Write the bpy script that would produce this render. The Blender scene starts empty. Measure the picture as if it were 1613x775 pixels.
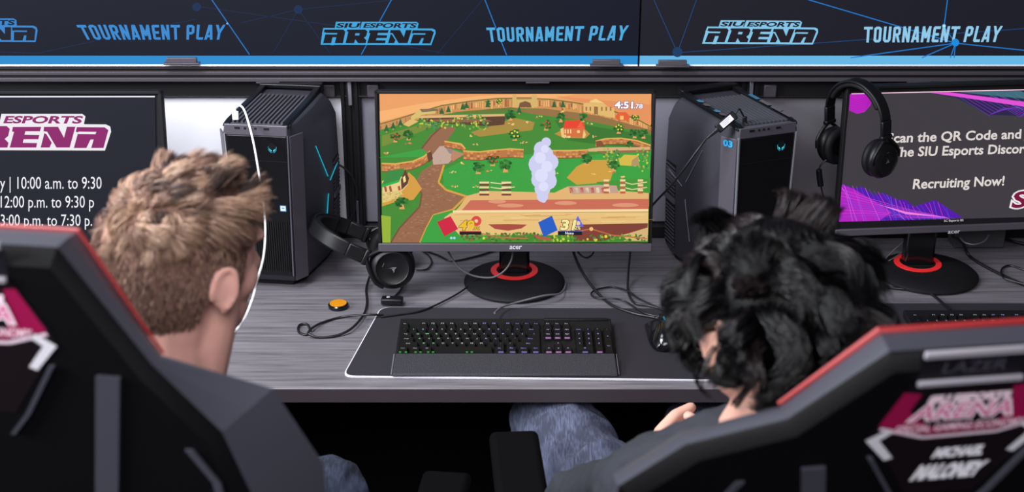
import bpy, bmesh, math, random
import numpy as np
from mathutils import Vector, Matrix, Euler

random.seed(7)
RNG = np.random.default_rng(11)
R = math.radians

# ------------------------------------------------------------------ camera, world, lights, exposure
scn = bpy.context.scene
col = scn.collection
FPX, TH, ZC = 2200.0, R(23), 1.9626
SN, CS = math.sin(TH), math.cos(TH)
cd = bpy.data.cameras.new('camera')
cd.sensor_width = 36.0
cd.lens = FPX / 1613 * 36.0
cd.clip_start = 0.05
cd.dof.use_dof = True
cd.dof.focus_distance = 2.76
cd.dof.aperture_fstop = 4.6
cam = bpy.data.objects.new('camera', cd)
cam.location = (0, 0, ZC)
cam.rotation_euler = (math.pi / 2 - TH, 0, 0)
col.objects.link(cam)
scn.camera = cam

scn.view_settings.view_transform = 'Standard'
scn.view_settings.look = 'None'
scn.view_settings.gamma = 1
scn.view_settings.exposure = 0.0
scn.view_settings.use_curve_mapping = False

w = bpy.data.worlds.new('world'); scn.world = w
w.use_nodes = True
w.node_tree.nodes['Background'].inputs[0].default_value = (0.80, 0.84, 1.0, 1)
w.node_tree.nodes['Background'].inputs[1].default_value = 0.10

def area(name, loc, target, size, energy, color=(1, 1, 1), sy=None):
    l = bpy.data.lights.new(name, 'AREA')
    l.energy = energy; l.color = color
    l.shape = 'RECTANGLE'; l.size = size; l.size_y = sy or size
    o = bpy.data.objects.new(name, l)
    o.location = loc
    o.rotation_euler = (Vector(target) - Vector(loc)).to_track_quat('-Z', 'Y').to_euler()
    col.objects.link(o)
    return o
area('ceiling_or_fill_light', (-0.85, 1.75, 2.42), (-0.5, 2.4, 0.75), 0.6, 36, (0.95, 0.97, 1.0))
area('ceiling_or_fill_light', (-0.15, -0.3, 2.8), (0.3, 2.8, 0.95), 1.3, 58, (0.98, 0.96, 1.0))  # fill light added behind the camera to lift frame and back panels
area('ceiling_or_fill_light', (-2.7, 0.9, 2.25), (0.2, 1.5, 1.1), 1.0, 125, (0.93, 0.96, 1.0))  # low side light added at left to brighten left-facing edges
area('ceiling_or_fill_light', (-0.75, 2.45, 2.9), (-0.8, 2.6, 0.8), 0.5, 10, (0.93, 0.96, 1.0))  # light added above the left bay to whiten its back panel

# ------------------------------------------------------------------ pixel to place helpers (photo frame 1613 x 775)
CAM = np.array([0, 0, ZC])
def ray(u, v):
    vv = (v - 387.5) / FPX
    return np.array([(u - 806.5) / FPX, CS - vv * SN, -(SN + vv * CS)])
def at_z(u, v, z): r = ray(u, v); return CAM + r * ((z - ZC) / r[2])
def at_y(u, v, y): r = ray(u, v); return CAM + r * (y / r[1])
def at_d(u, v, d): return CAM + ray(u, v) * d

# ------------------------------------------------------------------ materials
def lin(c):
    return tuple(((x / 255) / 12.92 if x / 255 <= 0.04045 else ((x / 255 + 0.055) / 1.055) ** 2.4) for x in c[:3])
MATS = {}
def mat(name, rgb=(128, 128, 128), rough=0.5, metal=0.0, spec=0.5, emit=None, es=1.0, bump=0.0, bscale=200.0, vary=0.0, vscale=8.0, coat=0.0, sub=0.0):
    if name in MATS: return MATS[name]
    m = bpy.data.materials.new(name); m.use_nodes = True
    nt = m.node_tree; b = nt.nodes['Principled BSDF']
    c = lin(rgb)
    b.inputs['Base Color'].default_value = (*c, 1)
    b.inputs['Roughness'].default_value = rough
    b.inputs['Metallic'].default_value = metal
    b.inputs['Specular IOR Level'].default_value = spec
    b.inputs['Coat Weight'].default_value = coat
    if sub:
        b.inputs['Subsurface Weight'].default_value = sub
        b.inputs['Subsurface Radius'].default_value = (0.012, 0.004, 0.002)
        b.inputs['Subsurface Scale'].default_value = 0.6
    if emit:
        b.inputs['Emission Color'].default_value = (*lin(emit), 1)
        b.inputs['Emission Strength'].default_value = es
    tc = nt.nodes.new('ShaderNodeTexCoord')
    n = nt.nodes.new('ShaderNodeTexNoise'); n.inputs['Scale'].default_value = vscale
    n.inputs['Detail'].default_value = 4
    nt.links.new(tc.outputs['Object'], n.inputs['Vector'])
    mx = nt.nodes.new('ShaderNodeMix'); mx.data_type = 'RGBA'
    k = vary if vary else 0.06
    mx.inputs[6].default_value = (*[x * (1 - k) for x in c], 1)
    mx.inputs[7].default_value = (*[min(1, x * (1 + k)) for x in c], 1)
    nt.links.new(n.outputs['Fac'], mx.inputs[0])
    nt.links.new(mx.outputs[2], b.inputs['Base Color'])
    if bump:
        n2 = nt.nodes.new('ShaderNodeTexNoise'); n2.inputs['Scale'].default_value = bscale
        nt.links.new(tc.outputs['Object'], n2.inputs['Vector'])
        bp = nt.nodes.new('ShaderNodeBump'); bp.inputs['Strength'].default_value = bump; bp.inputs['Distance'].default_value = 0.002
        nt.links.new(n2.outputs['Fac'], bp.inputs['Height'])
        nt.links.new(bp.outputs[0], b.inputs['Normal'])
    MATS[name] = m
    return m

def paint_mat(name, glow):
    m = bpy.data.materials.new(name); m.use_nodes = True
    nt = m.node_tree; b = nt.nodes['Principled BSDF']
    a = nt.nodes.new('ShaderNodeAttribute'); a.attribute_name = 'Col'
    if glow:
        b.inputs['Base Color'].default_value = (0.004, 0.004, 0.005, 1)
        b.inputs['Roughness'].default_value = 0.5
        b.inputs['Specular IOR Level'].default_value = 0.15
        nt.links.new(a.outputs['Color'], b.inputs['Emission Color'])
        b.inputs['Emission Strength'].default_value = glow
    else:
        nt.links.new(a.outputs['Color'], b.inputs['Base Color'])
        b.inputs['Roughness'].default_value = 0.42
        b.inputs['Specular IOR Level'].default_value = 0.3
    return m
SCREEN = paint_mat('screen_image', 1.0)
SIGN = paint_mat('glowing_sign_print', 0.85)  # printed banners; the room light on them is put in as glow
PRINT = paint_mat('printed_graphic', 0)

def wood_mat():
    m = bpy.data.materials.new('grey_wood_laminate'); m.use_nodes = True
    nt = m.node_tree; b = nt.nodes['Principled BSDF']; L = nt.links
    tc = nt.nodes.new('ShaderNodeTexCoord')
    mp = nt.nodes.new('ShaderNodeMapping'); mp.inputs['Scale'].default_value = (1.6, 42, 42)
    L.new(tc.outputs['Object'], mp.inputs['Vector'])
    n = nt.nodes.new('ShaderNodeTexNoise'); n.inputs['Scale'].default_value = 3.2; n.inputs['Detail'].default_value = 9; n.inputs['Roughness'].default_value = 0.68
    L.new(mp.outputs[0], n.inputs['Vector'])
    cr = nt.nodes.new('ShaderNodeValToRGB')
    e = cr.color_ramp.elements
    e[0].position = 0.34; e[0].color = (*lin((78, 75, 81)), 1)
    e[1].position = 0.68; e[1].color = (*lin((124, 120, 126)), 1)
    L.new(n.outputs['Fac'], cr.inputs[0]); L.new(cr.outputs[0], b.inputs['Base Color'])
    b.inputs['Roughness'].default_value = 0.48
    bp = nt.nodes.new('ShaderNodeBump'); bp.inputs['Strength'].default_value = 0.12; bp.inputs['Distance'].default_value = 0.001
    L.new(n.outputs['Fac'], bp.inputs['Height']); L.new(bp.outputs[0], b.inputs['Normal'])
    return m
WOOD = wood_mat()
def denim_mat(name, c0, c1):
    m = bpy.data.materials.new(name); m.use_nodes = True
    nt = m.node_tree; b = nt.nodes['Principled BSDF']; L = nt.links
    tc = nt.nodes.new('ShaderNodeTexCoord')
    mp = nt.nodes.new('ShaderNodeMapping'); mp.inputs['Scale'].default_value = (420, 60, 60)
    L.new(tc.outputs['Object'], mp.inputs['Vector'])
    n = nt.nodes.new('ShaderNodeTexNoise'); n.inputs['Scale'].default_value = 1.0; n.inputs['Detail'].default_value = 5
    L.new(mp.outputs[0], n.inputs['Vector'])
    n3 = nt.nodes.new('ShaderNodeTexNoise'); n3.inputs['Scale'].default_value = 16
    L.new(tc.outputs['Object'], n3.inputs['Vector'])
    ad = nt.nodes.new('ShaderNodeMath'); ad.operation = 'ADD'
    L.new(n.outputs['Fac'], ad.inputs[0]); L.new(n3.outputs['Fac'], ad.inputs[1])
    cr = nt.nodes.new('ShaderNodeValToRGB')
    cr.color_ramp.elements[0].position = 0.7; cr.color_ramp.elements[0].color = (*lin(c0), 1)
    cr.color_ramp.elements[1].position = 1.25 - 0.25; cr.color_ramp.elements[1].color = (*lin(c1), 1)
    mu = nt.nodes.new('ShaderNodeMath'); mu.operation = 'MULTIPLY'; mu.inputs[1].default_value = 0.85
    L.new(ad.outputs[0], mu.inputs[0]); L.new(mu.outputs[0], cr.inputs[0]); L.new(cr.outputs[0], b.inputs['Base Color'])
    b.inputs['Roughness'].default_value = 0.9
    bp = nt.nodes.new('ShaderNodeBump'); bp.inputs['Strength'].default_value = 0.5; bp.inputs['Distance'].default_value = 0.004
    L.new(n3.outputs['Fac'], bp.inputs['Height']); L.new(bp.outputs[0], b.inputs['Normal'])
    return m

M_BLACK = mat('black_plastic', (15, 15, 18), 0.42, spec=0.3)
M_MATTE = mat('matte_black_plastic', (15, 15, 18), 0.6, spec=0.25)
M_GLOSS = mat('gloss_black_plastic', (12, 12, 15), 0.16, spec=0.5)
M_BEZEL = mat('charcoal_bezel', (72, 68, 76), 0.45, spec=0.4)
M_ALU = mat('black_anodised_aluminium', (78, 73, 80), 0.4, metal=0.3, spec=0.4)
M_ALUD = mat('dark_slot_aluminium', (16, 16, 20), 0.5, metal=0.2)
M_SILVER = mat('brushed_silver', (175, 178, 190), 0.35, metal=0.8)
M_WHITE = mat('white_plastic', (235, 235, 238), 0.4)
M_CABLE = mat('black_cable_rubber', (18, 17, 20), 0.4, spec=0.5)
M_CABLEG = mat('grey_cable_rubber', (95, 93, 98), 0.35, spec=0.6)
M_CHAIR = mat('black_chair_leather', (6, 6, 8), 0.5, spec=0.14, bump=0.12, bscale=350)
M_CHAIRS = mat('lit_leather_grey_trim', (60, 60, 70), 0.36, spec=0.6, bump=0.12, bscale=350)  # side bands: light on black leather painted as grey; also grey trim
M_SKIN = mat('skin', (226, 172, 158), 0.5, spec=0.35, vary=0.10, vscale=30, sub=0.25)
M_SKIN2 = mat('tan_skin', (222, 170, 152), 0.5, spec=0.35, vary=0.08, vscale=30, sub=0.2)
M_CYAN = mat('cyan_light', (10, 40, 48), 0.4, emit=(30, 190, 215), es=0.85)

# ------------------------------------------------------------------ scene graph helpers
def put(o, parent=None):
    col.objects.link(o)
    if parent is not None: o.parent = parent
    return o
def thing(name, label, cat, loc=(0, 0, 0), group=None):
    o = bpy.data.objects.new(name, None); col.objects.link(o)
    o.empty_display_size = 0.05
    o.location = loc
    o['label'] = label; o['category'] = cat
    if group: o['group'] = group
    return o
def tag(o, label, cat, group=None):
    o['label'] = label; o['category'] = cat
    if group: o['group'] = group
    return o
def struct(o): o['kind'] = 'structure'; return o

class MB:
    def __init__(s): s.v = []; s.f = []; s.mi = []
    def add(s, vs, fs, mi=0):
        n = len(s.v); s.v += [tuple(map(float, p)) for p in vs]
        s.f += [tuple(i + n for i in f) for f in fs]; s.mi += [mi] * len(fs)
        return s
    def box(s, c, size, M=None, mi=0, taper=None):
        hx, hy, hz = [a / 2 for a in size]
        vs = [Vector((x, y, z)) for z in (-hz, hz) for y in (-hy, hy) for x in (-hx, hx)]
        M = M.to_3x3() if M is not None else Matrix.Identity(3)
        vs = [M @ p + Vector(c) for p in vs]
        return s.add(vs, [(0, 2, 3, 1), (4, 5, 7, 6), (0, 1, 5, 4), (2, 6, 7, 3), (0, 4, 6, 2), (1, 3, 7, 5)], mi)
    def span(s, a, b, mi=0):
        return s.box([(p + q) / 2 for p, q in zip(a, b)], [abs(q - p) for p, q in zip(a, b)], None, mi)
    def loft(s, rings, mi=0, caps=True, closed=True):
        n = len(rings[0]); vs = [p for r in rings for p in r]; fs = []
        for i in range(len(rings) - 1):
            for j in range(n if closed else n - 1):
                k = (j + 1) % n
                fs.append((i * n + j, i * n + k, (i + 1) * n + k, (i + 1) * n + j))
        if caps:
            fs.append(tuple(range(n - 1, -1, -1))); fs.append(tuple(range((len(rings) - 1) * n, len(rings) * n)))
        return s.add(vs, fs, mi)
    def tube(s, pts, r, n=8, mi=0, smooth=6, caps=True):
        P = spline(pts, smooth) if smooth > 1 else [Vector(p) for p in pts]
        rr = r if callable(r) else (lambda t: r)
        rings = []; prev = None
        for i, p in enumerate(P):
            t = (P[min(i + 1, len(P) - 1)] - P[max(i - 1, 0)])
            t = t.normalized() if t.length > 1e-9 else Vector((0, 0, 1))
            if prev is None:
                a = Vector((0, 0, 1)) if abs(t.z) < 0.9 else Vector((1, 0, 0))
                u = t.cross(a).normalized()
            else:
                u = (prev - t * prev.dot(t))
                u = u.normalized() if u.length > 1e-6 else t.orthogonal().normalized()
            prev = u; q = t.cross(u)
            rad = rr(i / max(1, len(P) - 1))
            rings.append([p + (u * math.cos(2 * math.pi * k / n) + q * math.sin(2 * math.pi * k / n)) * rad for k in range(n)])
        return s.loft(rings, mi, caps)
    def lathe(s, prof, c=(0, 0, 0), n=40, mi=0, M=None):
        M = M.to_3x3() if M is not None else Matrix.Identity(3)
        rings = [[M @ Vector((r * math.cos(2 * math.pi * k / n), r * math.sin(2 * math.pi * k / n), z)) + Vector(c) for k in range(n)] for r, z in prof]
        return s.loft(rings, mi, True)
    def ell(s, c, rad, M=None, n=20, m=12, mi=0):
        M = M.to_3x3() if M is not None else Matrix.Identity(3)
        vs = [Vector((0, 0, -1))]
        for i in range(1, m):
            a = -math.pi / 2 + math.pi * i / m
            for k in range(n):
                b = 2 * math.pi * k / n
                vs.append(Vector((math.cos(a) * math.cos(b), math.cos(a) * math.sin(b), math.sin(a))))
        vs.append(Vector((0, 0, 1)))
        fs = [(0, 1 + (k + 1) % n, 1 + k) for k in range(n)]
        for i in range(m - 2):
            for k in range(n):
                a = 1 + i * n + k; b = 1 + i * n + (k + 1) % n
                fs.append((a, b, b + n, a + n))
        t = len(vs) - 1; o = 1 + (m - 2) * n
        fs += [(o + k, o + (k + 1) % n, t) for k in range(n)]
        vs = [M @ Vector((p.x * rad[0], p.y * rad[1], p.z * rad[2])) + Vector(c) for p in vs]
        return s.add(vs, fs, mi)
    def limb(s, pts, rads, n=16, mi=0):
        """tapered limb with round ends"""
        for i in range(len(pts) - 1):
            a, b = Vector(pts[i]), Vector(pts[i + 1]); ra, rb = rads[i], rads[i + 1]
            s.tube([a, b], lambda t, ra=ra, rb=rb: ra + (rb - ra) * t, n, mi, smooth=1)
        for p, r in zip(pts, rads): s.ell(p, (r, r, r), None, n, 10, mi)
        return s
    def prism(s, pts, off, mi=0):
        """closed outline (3D points) pushed along off"""
        off = Vector(off); a = [Vector(p) for p in pts]; b = [p + off for p in a]
        return s.loft([a, b], mi, True)
    def build(s, name, mats, parent=None, bevel=0, seg=2, angle=32, remesh=0, smooth=0, sub=0, folds=0):
        me = bpy.data.meshes.new(name)
        base = parent.matrix_world.copy() if False else None
        off = Vector((0, 0, 0))
        p = parent
        while p is not None: off += p.location; p = p.parent
        me.from_pydata([(x - off.x, y - off.y, z - off.z) for x, y, z in s.v], [], s.f)
        mats = mats if isinstance(mats, (list, tuple)) else [mats]
        for m in mats: me.materials.append(m)
        me.polygons.foreach_set('material_index', s.mi)
        bm = bmesh.new(); bm.from_mesh(me); bmesh.ops.recalc_face_normals(bm, faces=bm.faces); bm.to_mesh(me); bm.free()
        me.polygons.foreach_set('use_smooth', [True] * len(me.polygons))
        if not remesh: me.set_sharp_from_angle(angle=R(angle))
        o = put(bpy.data.objects.new(name, me), parent)
        if bevel:
            b = o.modifiers.new('bevel', 'BEVEL'); b.width = bevel; b.segments = seg; b.limit_method = 'ANGLE'; b.angle_limit = R(35)
            b.harden_normals = False
        if remesh:
            r = o.modifiers.new('remesh', 'REMESH'); r.mode = 'VOXEL'; r.voxel_size = remesh; r.use_smooth_shade = True
            if smooth:
                q = o.modifiers.new('smooth', 'SMOOTH'); q.factor = 0.5; q.iterations = smooth
        if folds:
            tx = bpy.data.textures.get('cloth_folds') or bpy.data.textures.new('cloth_folds', 'CLOUDS')
            tx.noise_scale = 0.055; tx.noise_depth = 2
            q = o.modifiers.new('folds', 'DISPLACE'); q.texture = tx; q.strength = folds; q.mid_level = 0.5; q.texture_coords = 'LOCAL'
        if sub:
            q = o.modifiers.new('subdivision', 'SUBSURF'); q.levels = sub; q.render_levels = sub
        return o

def spline(pts, k=6):
    P = [Vector(p) for p in pts]
    if len(P) < 3: return P
    out = []
    for i in range(len(P) - 1):
        p0, p1, p2, p3 = P[max(i - 1, 0)], P[i], P[i + 1], P[min(i + 2, len(P) - 1)]
        for j in range(k):
            t = j / k
            out.append(0.5 * ((2 * p1) + (p2 - p0) * t + (2 * p0 - 5 * p1 + 4 * p2 - p3) * t * t + (3 * p1 - p0 - 3 * p2 + p3) * t ** 3))
    out.append(P[-1])
    return out

def homog(src, dst):
    A = []
    for (x, y), (u, v) in zip(src, dst):
        A.append([x, y, 1, 0, 0, 0, -u * x, -u * y, -u]); A.append([0, 0, 0, x, y, 1, -v * x, -v * y, -v])
    return np.linalg.svd(np.array(A, float))[2][-1].reshape(3, 3)
def hmap(H):
    def f(x, y):
        q = H @ np.array([x, y, 1.0]); return q[0] / q[2], q[1] / q[2]
    return f

_tx = {}
def text_geo(body, off=0.0):
    k = (body, off)
    if k in _tx: return _tx[k]
    cu = bpy.data.curves.new('lettering', 'FONT'); cu.body = body; cu.offset = off; cu.resolution_u = 3
    ob = bpy.data.objects.new('lettering', cu); col.objects.link(ob)
    bpy.context.view_layer.update()
    me = bpy.data.meshes.new_from_object(ob)
    vs = [(v.co.x, v.co.y) for v in me.vertices]; fs = [tuple(p.vertices) for p in me.polygons]
    bpy.data.meshes.remove(me); bpy.data.objects.remove(ob); bpy.data.curves.remove(cu)
    _tx[k] = (vs, fs); return _tx[k]
# condensed sign lettering drawn as bars on a 10 x 20 grid (upright strokes wide, corners clipped)
SG = {'T': [[(0, 18.2), (10, 18.2)], [(5, 18), (5, 0)]], 'O': [[(1.8, 3), (1.8, 17), (3.4, 18.3), (6.6, 18.3), (8.2, 17), (8.2, 3), (6.6, 1.7), (3.4, 1.7), (1.8, 3)]],
      'U': [[(1.8, 20), (1.8, 3.4), (3.4, 1.7), (6.6, 1.7), (8.2, 3.4), (8.2, 20)]], 'R': [[(1.8, 0), (1.8, 18.3), (6.4, 18.3), (8.2, 16.8), (8.2, 11.4), (6.4, 9.8), (2, 9.8)], [(5.2, 9.8), (8.4, 0)]],
      'N': [[(1.8, 0), (1.8, 20)], [(1.8, 19), (8.2, 1)], [(8.2, 0), (8.2, 20)]], 'A': [[(1.4, 0), (4.4, 19.6), (5.6, 19.6), (8.6, 0)], [(2.4, 5), (7.6, 5)]],
      'M': [[(1.8, 0), (1.8, 19.5), (5.8, 6), (9.8, 19.5), (9.8, 0)]], 'E': [[(8.6, 1.7), (1.8, 1.7), (1.8, 18.3), (8.6, 18.3)], [(1.8, 10), (7.6, 10)]],
      'P': [[(1.8, 0), (1.8, 18.3), (6.4, 18.3), (8.2, 16.8), (8.2, 10.6), (6.4, 9), (2, 9)]], 'L': [[(1.8, 20), (1.8, 1.7), (8.4, 1.7)]], 'Y': [[(1, 20), (5, 9.5), (9, 20)], [(5, 10), (5, 0)]]}
def sign_text(P, body, bl, br, tr, tl, rgb, w=3.3):
    adv = {'M': 14.2, ' ': 6.0, 'L': 11.0, 'E': 11.2}
    W = sum(adv.get(c, 12.4) for c in body) - 2.4
    f = hmap(homog([(0, 0), (W, 0), (W, 20), (0, 20)], [bl, br, tr, tl])); x = 0; P.layer()
    for c in body:
        for pl in SG.get(c, []):
            for (x0, y0), (x1, y1) in zip(pl, pl[1:]):
                L = math.hypot(x1 - x0, y1 - y0); dx, dy = (x1 - x0) / L, (y1 - y0) / L; e = 0.6
                a, b_ = (x0 - dx * e, y0 - dy * e), (x1 + dx * e, y1 + dy * e)
                q = [(a[0] - dy * w / 2, a[1] + dx * w / 2), (b_[0] - dy * w / 2, b_[1] + dx * w / 2), (b_[0] + dy * w / 2, b_[1] - dx * w / 2), (a[0] + dy * w / 2, a[1] - dx * w / 2)]
                P.raw([f(x + u, min(20, max(0, v))) for u, v in q], [(0, 1, 2, 3)], rgb)
        x += adv.get(c, 12.4)
_vsH, _ = text_geo('H')
CAPH = max(v[1] for v in _vsH)

class Paint:
    """flat artwork on a real plane; each layer a hair in front of the last"""
    def __init__(s, mp, eps=0.00006):
        s.mp = mp; s.eps = eps; s.k = 0; s.v = []; s.f = []; s.c = []; s.T = None
    def _p(s, x, y):
        if s.T: x, y = s.T(x, y)
        return tuple(s.mp(x, y, s.k * s.eps))
    def raw(s, pts, faces, rgb):
        n = len(s.v); s.v += [s._p(x, y) for x, y in pts]
        s.f += [tuple(i + n for i in f) for f in faces]; s.c += [lin(rgb)] * len(faces)
    def layer(s): s.k += 1
    def poly(s, pts, rgb, layer=True):
        if layer: s.k += 1
        s.raw(pts, [tuple(range(len(pts)))], rgb)
    def rect(s, x0, y0, x1, y1, rgb, layer=True): s.poly([(x0, y0), (x1, y0), (x1, y1), (x0, y1)], rgb, layer)
    def circ(s, x, y, r, rgb, ry=None, n=18, layer=True, rot=0):
        ry = ry or r; c, q = math.cos(rot), math.sin(rot)
        P = [(r * math.cos(2 * math.pi * i / n), ry * math.sin(2 * math.pi * i / n)) for i in range(n)]
        s.poly([(x + a * c - b * q, y + a * q + b * c) for a, b in P], rgb, layer)
    def line(s, pts, w, rgb, layer=True):
        if layer: s.k += 1
        for (x0, y0), (x1, y1) in zip(pts, pts[1:]):
            L = math.hypot(x1 - x0, y1 - y0) or 1; dx, dy = -(y1 - y0) / L * w / 2, (x1 - x0) / L * w / 2
            s.raw([(x0 + dx, y0 + dy), (x1 + dx, y1 + dy), (x1 - dx, y1 - dy), (x0 - dx, y0 - dy)], [(0, 1, 2, 3)], rgb)
    def text(s, body, bl, br, tr, tl, rgb, off=0.0):
        """baseline bl-br, cap height tl-tr"""
        s.k += 1
        vs, fs = text_geo(body, 0.0); x0 = min(v[0] for v in vs); x1 = max(v[0] for v in vs)
        f = hmap(homog([(x0, 0), (x1, 0), (x1, CAPH), (x0, CAPH)], [bl, br, tr, tl]))
        vs, fs = text_geo(body, off)
        s.raw([f(*v) for v in vs], fs, rgb)
    def build(s, name, m, parent):
        me = bpy.data.meshes.new(name)
        off = Vector((0, 0, 0)); p = parent
        while p is not None: off += p.location; p = p.parent
        me.from_pydata([(x - off.x, y - off.y, z - off.z) for x, y, z in s.v], [], s.f)
        a = me.color_attributes.new('Col', 'FLOAT_COLOR', 'CORNER')
        data = []
        for poly, c in zip(me.polygons, s.c): data += [*c, 1.0] * poly.loop_total
        a.data.foreach_set('color', data)
        me.materials.append(m)
        return put(bpy.data.objects.new(name, me), parent)

def plane_map(O, n, f=None):
    """photo pixel -> point on the plane through O with normal n (towards the viewer)"""
    O = np.array(O, float); n = np.array(n, float); n = n / np.linalg.norm(n)
    def g(u, v, e):
        r = ray(u, v); return CAM + r * (np.dot(O + n * e - CAM, n) / np.dot(r, n))
    return g
def frame_map(O, ux, uy, n):
    O, ux, uy, n = [Vector(q) for q in (O, ux, uy, n)]
    return lambda x, y, e: O + ux * x + uy * y + n * e

def dup(root, loc, rz, label=None):
    c = root.copy(); col.objects.link(c); c.location = loc; c.rotation_euler = (0, 0, rz)
    if label: c['label'] = label
    def rec(a, b):
        for ch in list(a.children):
            d = ch.copy(); col.objects.link(d); d.parent = b; rec(ch, d)
    rec(root, c)
    return c

# ------------------------------------------------------------------ the setting
m_floor = mat('dark_carpet', (34, 33, 37), 0.95, bump=0.5, bscale=300)
m_dark = mat('black_modesty_panel', (6, 6, 7), 0.8, spec=0.1)
b = MB(); b.span((-4, -1.5, -0.05), (4, 3.3, 0)); struct(b.build('floor', m_floor))
b = MB(); b.span((-4, 3.10, 0), (4, 3.20, 2.9)); struct(b.build('wall_back', mat('grey_wall_paint', (70, 70, 78), 0.8)))
b = MB(); b.span((-3.0, 2.86, 0), (3.0, 2.90, 0.71)); t = b.build('modesty_panel', m_dark)
tag(t, 'black panel closing the space below the back of the desk', 'panel')

t = thing('desk', 'long grey wood laminate desk that all keyboards and monitors stand on', 'desk', (0, 2.58, 0))
b = MB(); b.span((-3.0, 2.222, 0.713), (3.0, 3.09, 0.74)); b.build('desktop', WOOD, t, bevel=0.002)
b = MB(); b.span((-3.0, 2.2195, 0.7125), (3.0, 2.2225, 0.7385)); b.build('edge_band', mat('brown_edge_band', (58, 51, 56), 0.5), t)
for x in (-2.3, 2.3):
    b = MB(); b.span((x - 0.03, 2.35, 0), (x + 0.03, 2.41, 0.713)); b.span((x - 0.03, 2.76, 0), (x + 0.03, 2.82, 0.713)); b.span((x - 0.03, 2.41, 0.62), (x + 0.03, 2.76, 0.66))
    b.build('leg', M_ALUD, t, bevel=0.003)

# extrusion frame
t = thing('aluminium_frame', 'black slotted aluminium frame running above the monitors', 'frame', (0, 2.92, 0.74))
def beam(z0, z1, y0, y1, name, mats, slots=2):
    b = MB(); b.span((-3, y0 + 0.006, z0), (3, y1, z1), 1)
    n = slots + 1; h = (z1 - z0)
    g = h * 0.16; lip = (h - slots * g) / n
    for i in range(n):
        a = z0 + i * (lip + g)
        b.span((-3, y0, a), (3, y0 + 0.008, a + lip), 0)
    return b.build(name, mats, t, bevel=0.0012)
beam(1.114, 1.151, 2.902, 2.94, 'top_beam', [M_ALU, M_ALUD], 2)
b = MB(); b.span((-3, 2.938, 1.070), (3, 2.965, 1.113)); b.span((-3, 2.931, 1.070), (3, 2.939, 1.074)); b.build('shadow_rail', M_ALUD, t, bevel=0.001)
b = MB(); b.span((-3, 2.925, 0.741), (3, 2.96, 0.770)); b.build('bottom_rail', M_ALUD, t, bevel=0.002)
for x in (-1.30, -0.352, 0.519, 1.42):
    b = MB()
    b.span((x - 0.021, 2.932, 0.770), (x + 0.021, 2.965, 1.114), 1)
    for dx in (-0.017, -0.004, 0.012):
        b.span((x + dx - 0.004, 2.925, 0.770), (x + dx + 0.004, 2.934, 1.114), 0)
    p = b.build('post', [M_ALUD, M_ALUD], t, bevel=0.001)
    b = MB(); b.span((x - 0.004, 2.918, 1.056), (x + 0.004, 2.926, 1.113)); b.build('hinge_strip', M_SILVER, p, bevel=0.001)
    b = MB(); b.span((x + 0.002, 2.919, 0.776), (x + 0.008, 2.926, 0.832)); b.build('hinge_strip', mat('grey_strip', (90, 92, 105), 0.4, metal=0.6), p, bevel=0.001)
# short end caps on the shadow rail next to the posts
for x0, x1 in ((-0.43, -0.385), (-0.315, -0.29), (0.46, 0.49), (0.548, 0.575)):
    b = MB(); b.span((x0, 2.925, 1.072), (x1, 2.939, 1.100)); b.build('rail_end', M_ALU, t, bevel=0.002)
for x in (-0.55, 0.03, 0.85):
    b = MB(); b.span((x, 2.9, 1.1115), (x + 0.05, 2.91, 1.1145)); b.build('slot_tab', M_BEZEL, t)

for (x0, x1, rgb, nm) in ((-1.28, -0.372, (238, 238, 246), 'white glossy back panel behind the left computer tower'),
                          (-0.331, 0.498, (134, 133, 146), 'grey back panel behind the central monitor'),
                          (0.540, 1.40, (122, 119, 126), 'grey back panel behind the headset hung on the right monitor'),
                          (-2.2, -1.32, (190, 190, 200), 'white back panel beyond the left edge')):
    if x1 < -1.3: continue
    b = MB(); b.span((x0, 2.946, 0.7705), (x1, 2.953, 1.0695))
    o = b.build('back_panel', mat('panel_%d' % rgb[0], rgb, 0.38, metal=0.15), None, bevel=0.004)
    tag(o, nm, 'panel')

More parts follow.
